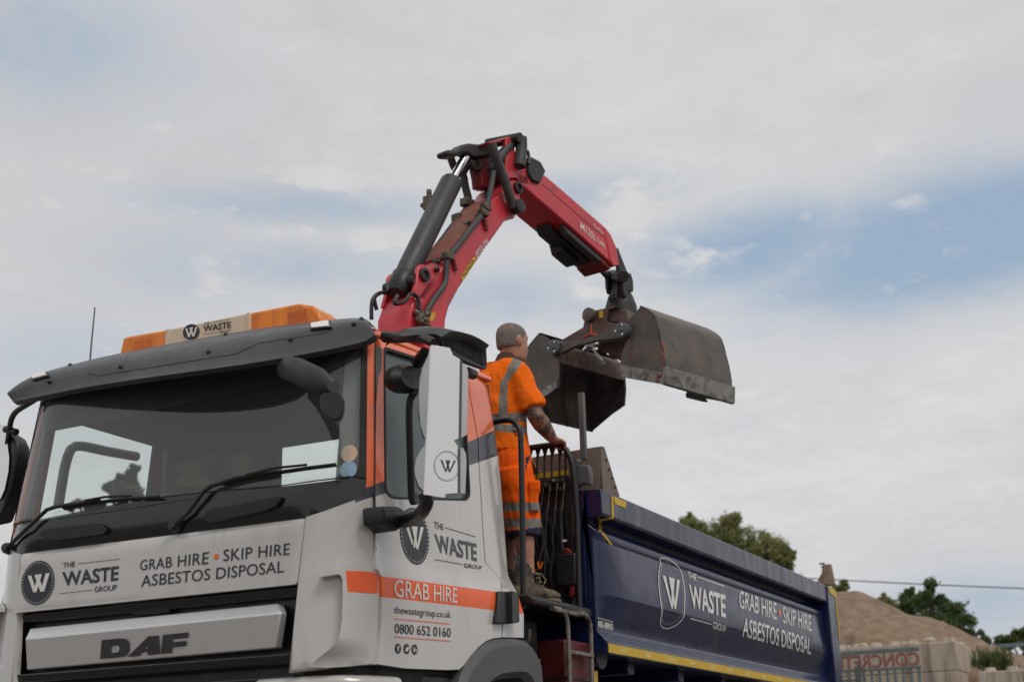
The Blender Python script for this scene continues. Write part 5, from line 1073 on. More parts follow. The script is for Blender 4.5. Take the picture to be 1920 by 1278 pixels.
cs2 = MB(); cs2.tube(gq(Z7((545, 470), (600, 425), (660, 420)), .3), .025, 8); cs2.lathe(gq(Z7((600, 425)), .27)[0], -GW, [(.03, 0), (.03, .06)], 10); cs2.tube(gq(Z7((590, 420), (620, 480), (690, 560)), .35), .014, 6); cs2.build('hose_coupling', M['steel'], FRM)

# ------------------------------------------------------------------ the operator on the platform
SK = dict(
 skin=mat('skin', (.44, .21, .145), .5, var=.12, vscale=14, col2=(.3, .12, .08), c2scale=9, c2pos=(.5, .75)),
 tattoo=mat('tattooed_skin', (.35, .175, .12), .55, var=.15, vscale=14, col2=(.085, .066, .06), c2scale=17, c2pos=(.46, .56)),
 hair=mat('cropped_grey_hair', (.17, .15, .135), .9, var=.45, vscale=85, bump=.5, bscale=260, col2=(.3, .19, .145), c2scale=8, c2pos=(.5, .72)),
 hivis=mat('hi_vis_orange_cloth', (1.0, .165, .005), .85, var=.06, vscale=9, bump=.8, bscale=15, spec=.2),
 hivis2=mat('hi_vis_orange_shorts', (1.0, .12, .004), .88, var=.1, vscale=9, bump=.9, bscale=12, spec=.2),
 tape=mat('grey_reflective_tape', (.2, .185, .16), .5, var=.12, vscale=16, bump=.3, bscale=24),
 navyc=mat('navy_cloth', (.022, .02, .045), .9, var=.2, vscale=12, bump=.4, bscale=20),
 boot=mat('muddy_leather', (.075, .058, .042), .8, var=.4, vscale=16, bump=.5, bscale=45, col2=(.2, .165, .11), c2scale=9, c2pos=(.48, .68)),
 sole=mat('dusty_boot_sole', (.22, .18, .125), .85, var=.3, vscale=16, bump=.3, bscale=50),
 lace=mat('boot_lace', (.32, .25, .16), .85, var=.2), collar=mat('dark_collar', (.075, .05, .045), .9, var=.2, bump=.3, bscale=40))
PB = V((.80, 2.06, 0)); FH = V((CF.x, CF.y, 0)).normalized(); RH = V((FH.y, -FH.x, 0)); UZ = V((0, 0, 1))
def pp(px, py, dep=0): return onp(px, py, PB + FH * dep, FH)
PXM = (pp(960, 800) - pp(961, 800)).length
FT = (RH * .72 + FH * .69).normalized(); RT = V((FT.y, -FT.x, 0))           # torso faces away to the right
PERS = thing('person', (pp(985, 1132).x, pp(985, 1132).y, 1.655), 'man in orange hi-vis shirt and shorts standing at the crane levers, gripping the rail', 'person')
def rings(specs, face=FT):
    """(px, py, dep, half width across shoulders m, half depth m, yaw offset)"""
    rt = V((face.y, -face.x, 0)); return [(pp(x, y, d), rt * a, face * b) for x, y, d, a, b in specs]
def remesh(mb, name, mats, vox, parent, smooth=6, fn=None):
    me = bpy.data.meshes.new('tmp'); me.from_pydata([tuple(v) for v in mb.v], [], mb.f); bm = bmesh.new(); bm.from_mesh(me); bmesh.ops.recalc_face_normals(bm, faces=bm.faces); bm.to_mesh(me); bm.free()
    o = bpy.data.objects.new('tmp', me); COL.objects.link(o); r = o.modifiers.new('r', 'REMESH'); r.mode = 'VOXEL'; r.voxel_size = vox; r.use_smooth_shade = True
    s = o.modifiers.new('s', 'SMOOTH'); s.iterations = smooth; s.factor = .5
    m2 = bpy.data.meshes.new_from_object(o.evaluated_get(bpy.context.evaluated_depsgraph_get())); bpy.data.objects.remove(o)
    m2.name = name
    m2.materials.clear()
    for m in mats: m2.materials.append(m)
    for p in m2.polygons:
        p.use_smooth = True; p.material_index = fn(p.center) if fn else 0
    o = bpy.data.objects.new(name, m2); COL.objects.link(o)
    if parent:
        o.parent = parent
        if parent.type == 'EMPTY': o.matrix_parent_inverse = Matrix.Translation(-parent.location)
    return o
body = MB()
HD = (RH * .8 + FH * .6).normalized(); HR = V((HD.y, -HD.x, 0)); HC = pp(960.5, 640, .0)
# head: skull, jaw, nose, brow, ears
sk_ = [(-.118, .045, .05), (-.105, .062, .068), (-.08, .068, .08), (-.045, .072, .092), (0, .0755, .1), (.04, .076, .102), (.075, .07, .094), (.1, .052, .072), (.114, .028, .04), (.119, .008, .01)]
body.ell([(HC + UZ * (z - .01) + HD * (.012 if z < -.03 else 0), HR * a, HD * b) for z, a, b in sk_], 20)
body.ell([(HC + HD * .088 + UZ * .018, HR * .01, UZ * .01), (HC + HD * .1 + UZ * -.01, HR * .014, UZ * .012), (HC + HD * .112 + UZ * -.028, HR * .016, UZ * .013), (HC + HD * .096 + UZ * -.042, HR * .015, UZ * .008)], 10)
body.ell([(HC + HD * .082 + UZ * .026 - HR * .045, HD * .012, UZ * .009), (HC + HD * .094 + UZ * .03, HD * .012, UZ * .01), (HC + HD * .082 + UZ * .026 + HR * .045, HD * .012, UZ * .009)], 10)
body.ell([(HC + HD * .078 + UZ * -.068 - HR * .024, HD * .01, UZ * .007), (HC + HD * .092 + UZ * -.066, HD * .01, UZ * .009), (HC + HD * .078 + UZ * -.068 + HR * .024, HD * .01, UZ * .007)], 10)
body.ell([(HC + HD * .07 + UZ * -.1, HR * .03, UZ * .014), (HC + HD * .094 + UZ * -.1, HR * .022, UZ * .014)], 10)
for s_ in (1, -1):
    e = HC + HR * s_ * .077 - HD * .006 + UZ * -.014; body.ell([(e - HR * s_ * .012, HD * .018, UZ * .03), (e + HR * s_ * .006, HD * .02, UZ * .034), (e + HR * s_ * .014 - HD * .006, HD * .016, UZ * .028)], 12)
# neck and trunk
body.ell([(pp(952, 676, .02), RT * .075, FT * .075), (pp(956, 662, .01), RT * .062, FT * .066), (HC + UZ * -.085 - HD * .012, HR * .058, HD * .066), (HC + UZ * -.03, HR * .055, HD * .06)], 18)
TR = [(947, 690, .02, .16, .08), (943, 708, .03, .18, .1), (942, 735, .03, .172, .112), (943, 765, .02, .155, .108), (945, 795, .02, .146, .105), (946, 825, .02, .146, .106), (947, 855, .02, .155, .11), (948, 880, .02, .155, .11)]
body.ell(rings(TR), 20)
# right arm down to the rail, hand over it
SH, EL, WR = pp(984, 706, -.11), pp(1001, 775, -.13), pp(1035, 819, .06)
def limb(mb, pts, rad, seg=14): mb.tube(pts, rad, seg)
EL = pp(1005, 780, -.10); WR = pp(1036, 822, .12); SH = pp(973, 706, -.10)
limb(body, [pp(958, 702, -.05), SH, SH.lerp(EL, .5), EL, EL.lerp(WR, .3), EL.lerp(WR, .7), WR], [.06, .066, .057, .052, .055, .043, .032])
HDIR = (at(1052, 832, 'y', RY) - WR).normalized(); hc0 = WR + HDIR * .03
hn = HDIR.cross(UZ).normalized(); kn_ = WR + HDIR * .085
body.ell([(WR, hn * .032, UZ * .024), (WR + HDIR * .03, hn * .037, UZ * .02), (WR + HDIR * .06, hn * .042, UZ * .018), (kn_, hn * .042, UZ * .016)], 14)
for k in range(4):                                   # four fingers folded over the rail
    o_ = hn * (.032 - .021 * k); ln = (.9, 1.0, .96, .8)[k]
    a = kn_ + o_ - HDIR * .012; b = a + HDIR * .03 * ln + UZ * .004; c = b + HDIR * .014 * ln - UZ * .024 * ln; d = c - HDIR * .012 - UZ * .022 * ln
    limb(body, [a, b, c, d], [.0105, .01, .0092, .0078], 8)
th_ = WR + HDIR * .035 - hn * -.034; limb(body, [th_, th_ + HDIR * .025 + hn * .016 - UZ * .012, th_ + HDIR * .045 + hn * .012 - UZ * .03, th_ + HDIR * .05 - UZ * .05], [.013, .012, .0105, .008], 8)
# left arm forward to the levers, hidden behind the trunk
LS = pp(913, 712, .14); LE = pp(950, 775, .30); LW = pp(985, 850, .40)
limb(body, [pp(935, 700, .06), LS, LS.lerp(LE, .5), LE, LE.lerp(LW, .4), LW], [.06, .062, .054, .046, .045, .03])
lh0 = (LW - LE).normalized(); body.ell([(LW, RT * .03, FT * .02), (LW + lh0 * .05, RT * .042, FT * .016), (LW + lh0 * .085, RT * .04, FT * .014)], 12)
for k in range(4): limb(body, [LW + lh0 * .08 + RT * (.03 - .02 * k), LW + lh0 * .12 + RT * (.03 - .02 * k) + FT * .005, LW + lh0 * .135 + RT * (.028 - .019 * k) + FT * .03], [.01, .0095, .008], 8)
limb(body, [LW + lh0 * .03 - RT * .03, LW + lh0 * .06 - RT * .05 + FT * .01, LW + lh0 * .085 - RT * .045 + FT * .03], [.012, .011, .008], 8)
# legs
HIP_R, KN_R, AN_R = pp(962, 880, -.08), pp(980, 985, -.06), pp(991, 1078, -.08)
HIP_L, KN_L, AN_L = pp(938, 882, .08), pp(952, 985, .12), pp(960, 1078, .10)
for H_, K_, A_ in ((HIP_R, KN_R, AN_R), (HIP_L, KN_L, AN_L)):
    limb(body, [H_, H_.lerp(K_, .5), K_, K_.lerp(A_, .14), K_.lerp(A_, .34), K_.lerp(A_, .7), A_], [.09, .08, .06, .055, .058, .043, .036], 16)
    D_ = (RH * .93 + FH * .36).normalized(); P_ = V((-D_.y, D_.x, 0)); c = V((A_.x, A_.y, 1.657)) - RH * .025
    limb(body, [A_ + UZ * -.02, V((A_.x, A_.y, 1.74)) - RH * .02], [.036, .034], 14)
    body.ell([(c + UZ * .06 - D_ * .03, P_ * .03, UZ * .028), (c + UZ * .06 + D_ * .06, P_ * .034, UZ * .03), (c + D_ * .14 + UZ * .048, P_ * .034, UZ * .018)], 12)
def arm_fn(c):
    t = pxof(c); return 1 if (t[1] > 745 and t[1] < 823 and t[0] > 985 and t[0] < 1040) else 0
BODYP = remesh(body, 'body', [SK['skin'], SK['tattoo']], .0075, PERS, 5, arm_fn)
# hair: close crop following the skull
hr = MB(); hsk = [(-.055, .066, .07, -.03), (-.03, .074, .088, -.018), (0, .079, .098, -.01), (.04, .08, .105, -.006), (.075, .075, .098, -.006), (.1, .058, .076, -.006), (.116, .032, .044, -.006), (.123, .008, .01, -.006)]
hr.ell([(HC + UZ * (z - .008) + HD * d, HR * a, HD * b) for z, a, b, d in hsk], 22); HAIR = hr.build('hair', SK['hair'], PERS, ang=80); sd = HAIR.modifiers.new('sub', 'SUBSURF'); sd.levels = sd.render_levels = 1
# shirt with short sleeves and tape
sh_ = MB(); TS = [(950, 678, .02, .085, .07), (948, 684, .02, .13, .086), (945, 692, .02, .172, .1), (942, 708, .02, .195, .118), (941, 735, .02, .19, .13), (942, 765, .02, .175, .128), (944, 795, .02, .166, .124), (945, 825, .02, .166, .126), (946, 852, .02, .176, .134)]
sh_.ell(rings(TS), 24)
d1 = (EL - SH).normalized(); limb(sh_, [pp(958, 700, -.02), SH + V((0, 0, .005)), SH.lerp(EL, .35), SH.lerp(EL, .78), SH.lerp(EL, .8)], [.08, .08, .079, .078, .072], 18)
LEs = LS.lerp(LE, .75); limb(sh_, [pp(930, 700, .05), LS, LS.lerp(LE, .4), LEs], [.085, .082, .078, .074], 18)
rs2 = random.Random(5)
def shirt_fn(c):
    x, y = pxof(c)
    r_ = (c - PB).dot(RT)
    if abs(y - (783 + (x - 950) * -.12 + max(0, x - 970) * .3)) < 8.0 and x < 1000 and (c - SH).dot(d1) < .3: return 1
    if abs(y - (803 + (x - 950) * .08)) < 7.5: return 1
    dn = (c - pp(948, 735, .02)).dot(FT)
    if dn < .06:                                      # back: band from the waist up over the right shoulder
        bx_ = 943 if y > 718 else 943 + (718 - y) * .66
        if abs(x - bx_) < 8.2 + (715 - min(y, 715)) * .08 and 672 < y < 785: return 1
    return 0
def wrinkle(o, amp, sc, seed=0):
    for v in o.data.vertices:
        n_ = v.normal; q = v.co * sc + V((seed, seed, seed)); a = noise.fractal(V((q.x, q.y, q.z * .55)), 1, 2, 3); v.co += n_ * amp * a
SHIRT = remesh(sh_, 'shirt', [SK['hivis'], SK['tape']], .0075, PERS, 4, shirt_fn); wrinkle(SHIRT, .014, 8); wrinkle(SHIRT, .006, 19, 2)
cl_ = MB(); cl_.ell([(pp(951, 681, .015), RT * .092, FT * .08), (pp(953, 673, .012), RT * .08, FT * .076), (pp(955, 666, .008), RT * .073, FT * .074), (pp(955, 665, .008), RT * .066, FT * .066)], 24); cl_.build('collar', SK['collar'], PERS, ang=60)
# shorts
st_ = MB(); st_.ell(rings([(947, 846, .02, .17, .128), (948, 870, .02, .182, .138), (949, 900, .02, .186, .142), (950, 915, .02, .17, .13)]), 24)
for H_, K_ in ((HIP_R, KN_R), (HIP_L, KN_L)): limb(st_, [H_, H_.lerp(K_, .3), H_.lerp(K_, .7), K_ + UZ * -.015, K_ + UZ * -.062, K_ + UZ * -.066], [.108, .112, .11, .104, .1, .085], 20)
pk = KN_R.lerp(HIP_R, .42) + RH * .085 - FH * .03; st_.box(pk, (.05, .15, .15), (RH, FH, UZ)); st_.box(pk + UZ * .075 + RH * .006, (.06, .16, .05), (RH, FH, UZ))
def shorts_fn(c):
    x, y = pxof(c)
    if y > 991 + (x - 980) * -.1: return 2
    if abs(y - 950) < 8.0 or abs(y - 980) < 8.5: return 1
    if x > 984 and 856 < y < 880 and abs(x - 985) < (882 - y) * .22: return 2
    return 0
SHORTS = remesh(st_, 'shorts', [SK['hivis2'], SK['tape'], SK['navyc']], .0075, PERS, 4, shorts_fn); wrinkle(SHORTS, .015, 7, 4); wrinkle(SHORTS, .006, 18, 1)
# boots
for A_, nm in ((AN_R, 0), (AN_L, 1)):
    z0 = 1.657; bt2 = MB(); c = V((A_.x, A_.y, z0)) - RH * .025; D_ = (RH * .93 + FH * .36).normalized(); P_ = V((-D_.y, D_.x, 0))
    hA = A_.z - z0 - .0
    bt2.ell([(c + UZ * .03, D_ * .07, P_ * .045), (c + UZ * .09, D_ * .066, P_ * .046), (c + UZ * .15, D_ * .058, P_ * .048), (c + UZ * .2, D_ * .056, P_ * .05)], 18)
    bt2.ell([(c - D_ * .07 + UZ * .055, P_ * .036, UZ * .042), (c + UZ * .065, P_ * .045, UZ * .058), (c + D_ * .07 + UZ * .062, P_ * .046, UZ * .05), (c + D_ * .13 + UZ * .05, P_ * .05, UZ * .038), (c + D_ * .185 + UZ * .046, P_ * .046, UZ * .034), (c + D_ * .212 + UZ * .04, P_ * .028, UZ * .02)], 18)
    BT = remesh(bt2, 'boot', [SK['boot']], .006, PERS, 4); wrinkle(BT, .006, 22, nm)
    so_ = MB(); so_.loft([c + D_ * a + P_ * b for a, b in ((-.085, -.02), (-.06, -.045), (.06, -.046), (.13, -.056), (.195, -.046), (.225, 0), (.195, .046), (.13, .056), (.06, .046), (-.06, .045), (-.085, .02))], [c + D_ * a + P_ * b + UZ * .026 for a, b in ((-.085, -.02), (-.06, -.045), (.06, -.046), (.13, -.056), (.195, -.046), (.228, 0), (.195, .046), (.13, .056), (.06, .046), (-.06, .045), (-.085, .02))]); so_.build('sole', SK['sole'], BT, bevel=.006)
    lc = MB()
    for k in range(5):
        b0 = c + D_ * (.058 + .012 * (4 - k)) + UZ * (.1 + .022 * k); lc.tube([b0 + P_ * .04 - D_ * .02, b0 + D_ * .014, b0 - P_ * .04 - D_ * .02], .0035, 5)
    for s2 in (1, -1): lc.tube([c + D_ * .07 + UZ * .175, c + D_ * .1 + UZ * .165 + P_ * .02 * s2, c + D_ * .115 + UZ * .13 + P_ * .04 * s2, c + D_ * .1 + UZ * .105 + P_ * .05 * s2], .0032, 5)
    lc.build('laces', SK['lace'], BT); MB().ell([(c + UZ * .19, D_ * .05, P_ * .047), (c + UZ * .215, D_ * .051, P_ * .047), (c + UZ * .22, D_ * .046, P_ * .042)], 18).build('sock', SK['collar'], BT, ang=60)

# ------------------------------------------------------------------ the yard: ground, walls, heap, gate, trees
gm_ = mat('yard_gravel', (.17, .145, .12), .9, var=.25, vscale=1.2, bump=.4, bscale=14, col2=(.14, .12, .1), c2scale=.35, c2pos=(.45, .7))
gnd = MB(); nG = 36; gnd.grid([[V((-700 + 1400 * i / nG, -500 + 1700 * j / nG, 0)) for i in range(nG + 1)] for j in range(nG + 1)]); tag(gnd.build('ground', gm_, None, ang=60), kind='structure')
YW = 25.0
conc = mat('weathered_concrete', (.47, .395, .33), .9, var=.12, vscale=1.6, bump=.3, bscale=18, col2=(.24, .19, .15), c2scale=1.5, c2pos=(.5, .66), stretch=(4.5, 1, .45))
# big interlocking blocks: measured from the two rows and the end corner in the photograph
tl_, tr_ = at(1580, 1214, 'y', YW), at(1790, 1200, 'y', YW); rr_ = at(1822, 1199, 'y', YW); mid = at(1725, 1260, 'y', YW)
ztop = tr_.z; BH = ztop - mid.z; bw_ = BH * 1.9
nblk = 0
def block(x0, x1, z0, z1, y0, y1, label, studs=True, grp='concrete blocks of the yard walls'):
    o = thing('concrete_block', ((x0 + x1) / 2, (y0 + y1) / 2, z0), label, 'concrete block', grp)
    b_ = MB(); b_.box2((x0 + .006, y0, z0 + .003), (x1 - .006, y1, z1 - .003)); b_.build('block', conc, o, bevel=.02, seg=2)
    if studs:
        n = 2 if x1 - x0 < 1 else 3
        for k in range(n):
            xs_ = x0 + (x1 - x0) * (k + .5) / n; s_ = MB(); s_.lathe((xs_, (y0 + y1) / 2, z1 - .01), (0, 0, 1), [(.13, 0), (.115, .07), (.09, .1)], 14); s_.build('stud', conc, o)
    return o
XR = tr_.x + .02; xw = [XR - bw_ * k for k in range(0, 8)]
names_col = ['at the right-hand end', 'second from the right-hand end', 'third from the right-hand end', 'fourth from the right-hand end', 'fifth from the right-hand end', 'sixth from the right-hand end']
rows_n = ['top course of the tall wall', 'second course down of the tall wall', 'third course down of the tall wall', 'bottom course of the tall wall']
z = ztop
for r_ in range(4):
    z0 = max(0, z - BH) if r_ < 3 else 0
    if z <= 0.05: break
    for k in range(6):
        x1_, x0_ = xw[k], xw[k + 1]
        if r_ % 2: x1_, x0_ = (x1_ - bw_ / 2 if k else x1_), x0_ - bw_ / 2
        block(x0_, x1_, z0, z, YW, YW + .75, 'streaked concrete block %s, %s' % (names_col[k], rows_n[r_]), studs=(r_ == 0))
    z -= BH
# return wall running back at the right end
rb = MB()
block(XR - .75, XR + .0, ztop - BH, ztop, YW + .76, YW + 2.2, 'concrete block turning the corner behind the tall wall end', True)
block(XR - .75, XR + .0, 0, ztop - BH, YW + .76, YW + 2.2, 'plain concrete block low behind the tall wall corner', False)
# low wall on the far right
zl = at(1880, 1256, 'y', YW - .5).z; xl0 = at(1832, 1258, 'y', YW - .5).x
for k in range(4): block(xl0 + bw_ * .75 * k, xl0 + bw_ * .75 * (k + 1), 0, zl, YW - .5, YW + .2, ['short concrete block with round studs beside the tall wall foot', 'concrete block with round studs, second along the low wall', 'concrete block with round studs, third along the low wall', 'concrete block with round studs, fourth along the low wall'][k])
# heap of aggregate
hm = mat('crushed_aggregate', (.27, .19, .13), .95, var=.22, vscale=3.2, bump=1, bscale=7, col2=(.17, .12, .08), c2scale=3, c2pos=(.4, .66))
pk_ = at(1575, 1108, 'y', 29.5); hp_ = MB(); rad = at(1775, 1199, 'y', 29.5).x - pk_.x; hz0 = at(1775, 1199, 'y', 29.5).z; slope = (pk_.z - hz0) / rad
rows = []
RRAD = pk_.z / slope * .97
for j in range(91):
    rr_j = RRAD * j / 90; row = []
    for i in range(193):
        a = 2 * pi * i / 192; x, y = pk_.x + cos(a) * rr_j, 29.5 + sin(a) * rr_j
        zz_ = pk_.z - slope * (math.sqrt(rr_j ** 2 + .5) - .7) * .99 + .22 * noise.fractal(V((x, y, 0)) * .55, 1, 2, 4) * min(1, rr_j) + .06 * noise.fractal(V((x, y, 3)) * 3.5, 1, 2, 3)
        if y < YW + .95: zz_ = -.05
        elif y < YW + 1.5: zz_ = min(zz_, ztop - .05)
        row.append(V((x, y, max(-.05, zz_))))
    rows.append(row)
hp_.grid(rows); HEAP = hp_.build('aggregate_heap', hm, None, ang=80, merge=.001); tag(HEAP, 'sloping heap of brown crushed stone behind the block wall', 'stone heap')
# loose stones along the top of the wall
st_m = mat('pale_stone', (.42, .36, .29), .9, var=.25, vscale=9, bump=.3, bscale=30)
for k, q in enumerate(((1590, 1211), (1618, 1206), (1742, 1196), (1694, 1199))):
    p = at(*q, 'y', YW + .3); s_ = MB(); r0 = .07 + .03 * (k % 3)
    s_.ell([(V((p.x, p.y, ztop - .02)), V((r0, 0, 0)), V((0, r0 * .8, 0))), (V((p.x, p.y, ztop + r0 * .5)), V((r0 * 1.1, .02, 0)), V((0, r0, 0))), (V((p.x + .01, p.y, ztop + r0)), V((r0 * .5, 0, 0)), V((0, r0 * .5, 0)))], 9)
    tag(s_.build('stone', st_m, None, ang=20), ['pale stone on the wall top next to the lorry tail', 'pale stone on the wall, second from the lorry tail', 'pale stone on the wall nearest its right-hand end', 'pale stone on the wall under the foot of the heap'][k], 'stone', 'stones on the block wall')
# steel gate carrying cut-out letters, seen from behind
YG = YW - 1.2; gmt = mat('green_grey_steel', (.13, .155, .15), .6, var=.2, vscale=6); lm = mat('red_sign_letters', (.27, .11, .09), .7, var=.15, vscale=5)
G_ = thing('yard_gate', (at(1640, 1270, 'y', YG).x, YG, 0), 'green steel gate with red cut-out letters seen from behind', 'gate')
gt_, gb_ = at(1723, 1216, 'y', YG), at(1720, 1247, 'y', YG); gx0 = at(1480, 1235, 'y', YG).x; gx1 = gt_.x
fm_ = MB(); fm_.box2((gx0, YG, gt_.z - .03), (gx1, YG + .06, gt_.z + .05)); fm_.build('top_rail', gmt, G_, bevel=.006); fm_ = MB(); fm_.box2((gx0, YG, gb_.z - .05), (gx1, YG + .06, gb_.z)); fm_.build('middle_rail', gmt, G_, bevel=.006)
fm_ = MB(); fm_.box2((gx0, YG, .15), (gx1, YG + .06, .22)); fm_.build('bottom_rail', gmt, G_)
nb_ = 17
for k in range(nb_):
    x = gx1 - .06 - (gx1 - gx0) * k / nb_; b_ = MB(); b_.box2((x - .025, YG + .01, .22), (x + .025, YG + .05, gb_.z - .05)); b_.build('bar', gmt, G_)
ps_ = MB(); xp = at(1610, 1260, 'y', YG - .1).x; ps_.box2((xp - .03, YG - .1, 0), (xp + .03, YG - .04, at(1610, 1241, 'y', YG - .1).z)); ps_.box2((xp - .35, YG - .09, gb_.z - .24), (xp, YG - .05, gb_.z - .2)); ps_.build('latch_post', M['post'], G_)
P_, F_ = text2d('CONCRETE', .03, 1.02); x0, x1 = min(p[0] for p in P_), max(p[0] for p in P_); y0, y1 = min(p[1] for p in P_), max(p[1] for p in P_)
hL = gt_.z - .04 - gb_.z; wL = hL * 6.0
for dy, m_, nm in ((.0, lm, 'sign_letters'),):
    lt = MB(); vs = [V((gx1 - .02 - (x - x0) / (x1 - x0) * wL, YG + .015, gb_.z + (y - y0) / (y1 - y0) * hL)) for x, y in P_]
    n_ = len(vs); ed = {}
    for f in F_:
        for i in range(len(f)): ed.setdefault(tuple(sorted((f[i], f[(i + 1) % len(f)]))), []).append((f[i], f[(i + 1) % len(f)]))
    lt.add(vs + [v + V((0, .05, 0)) for v in vs], F_ + [[n_ + i for i in f[::-1]] for f in F_] + [[e[0][1], e[0][0], n_ + e[0][0], n_ + e[0][1]] for e in ed.values() if len(e) == 1]); lt.build(nm, m_, G_, ang=30)
# earth bank far right
em = mat('overgrown_earth', (.13, .1, .065), .95, var=.3, vscale=3, bump=.6, bscale=10, col2=(.07, .095, .035), c2scale=1.8, c2pos=(.45, .58))
eb = MB(); rows = []; bz = at(1900, 1216, 'y', 29).z + .1
for j in range(9):
    rows.append([V((.3 + .4 * i, 27 + .6 * j, max(0, (bz + .12 * noise.noise(V((i * .4, j * .5, 1)))) * min(1, j / 5)))) for i in range(60)])
eb.grid(rows); tag(eb.build('earth_bank', em, None, ang=80), kind='structure')
fl = MB(); za = at(1832, 1213, 'y', 32).z; fl.box2((at(1832, 1213, 'y', 32).x, 32, za - .04), (14, 32.05, za + .05))
for k in range(6): fl.box2((at(1832, 1213, 'y', 32).x + 2.2 * k, 32.05, 0), (at(1832, 1213, 'y', 32).x + .06 + 2.2 * k, 32.1, za))
tag(fl.build('rail_fence', mat('faded_blue_rail', (.16, .22, .28), .6), None), 'low faded blue rail fence along the earth bank', 'fence')
# excavator arm beyond the tailgate
exm = mat('dusty_excavator_paint', (.26, .19, .13), .8, var=.25, vscale=7, bump=.2, bscale=40, col2=(.12, .09, .07), c2scale=6, c2pos=(.5, .65))
YE = 14.0; EX = thing('excavator', (at(1550, 1100, 'y', YE).x, YE, 0), 'dusty brown excavator with only its arm tip showing above the tailgate', 'excavator')
def eq(P, dy=0): return [at(*p, 'y', YE + dy) for p in ZW(*P)]
e_ = MB(); e_.prism(eq(((188, 110), (198, 78), (262, 74), (270, 110), (298, 250), (262, 268), (236, 250), (200, 256), (180, 240))), (0, .06, 0)); e_.prism(eq(((205, 84), (258, 80), (262, 112), (290, 255), (250, 268), (220, 258)), .24), (0, .06, 0)); e_.prism(eq(((208, 110), (232, 108), (236, 252), (212, 250)), .05), (0, .2, 0)); e_.build('arm_tip', exm, EX, bevel=.01)
e_ = MB(); e_.prism(eq(((128, 228), (185, 218), (200, 255), (165, 258), (150, 236))), (0, .2, 0)); e_.build('bucket_link', exm, EX, bevel=.01)
e_ = MB(); a_, b_2 = eq(((240, 150), (215, 420)), .14); e_.tube([a_, V((a_.x - .9, YE + .3, 2.0)), V((a_.x - 2.2, YE + 1.6, 2.6)), V((a_.x - 3.6, YE + 3.5, 1.4))], [.08, .14, .2, .24], 8); e_.build('boom', exm, EX, bevel=.01)
e_ = MB(); e_.box2((a_.x - 5.2, YE + 3, .9), (a_.x - 2.8, YE + 6, 2.1)); e_.build('house', exm, EX, bevel=.1)
for s_ in (-5.2, -3.3): 
    e_ = MB(); e_.box2((a_.x + s_, YE + 2.6, 0), (a_.x + s_ + .5, YE + 6.3, .85)); e_.build('track', M['rubber'], EX, bevel=.2, seg=3)
for q in (((200, 80), (185, 72), (165, 75)), ((205, 76), (203, 64)), ((190, 105), (180, 98))): MB().tube(eq(q, -.01), .012, 5).build('hose_end', M['rubber'], EX)
# overhead cable
ca = [at(*p, 'y', y) for p, y in (((1490, 1082), 40), ((1620, 1089), 40), ((1760, 1096), 40), ((1930, 1103), 40))]
ca = [ca[0] + (ca[0] - ca[1]) * 6] + ca + [ca[-1] + (ca[-1] - ca[-2]) * 4]
cm = MB(); cm.tube(ca, .018, 6); tag(cm.build('overhead_cable', M['rubber'], None), 'thin overhead cable crossing the sky behind the trees', 'cable')
# --- trees
def leafmat(nm, c, c2):
    m = mat(nm, c, .6, var=.3, vscale=1.6, col2=c2, c2scale=.9, c2pos=(.42, .62), spec=.3); t = m.node_tree; b = t.nodes['Principled BSDF']
    tl = t.nodes.new('ShaderNodeBsdfTranslucent'); tl.inputs[0].default_value = (c2[0] * 1.3, c2[1] * 1.35, c2[2], 1); mx = t.nodes.new('ShaderNodeMixShader'); mx.inputs[0].default_value = .42
    o = [n for n in t.nodes if n.type == 'OUTPUT_MATERIAL'][0]; t.links.new(b.outputs[0], mx.inputs[1]); t.links.new(tl.outputs[0], mx.inputs[2]); t.links.new(mx.outputs[0], o.inputs[0])
    return m
bark = mat('bark', (.075, .06, .048), .9, var=.3, vscale=8, bump=.5, bscale=30)
LM = [leafmat('olive_green_leaves', (.19, .205, .09), (.28, .285, .13)), leafmat('dark_green_leaves', (.085, .125, .055), (.13, .175, .075)), leafmat('grey_green_needles', (.06, .085, .055), (.1, .12, .075)), leafmat('mid_green_leaves', (.09, .125, .05), (.14, .17, .075))]
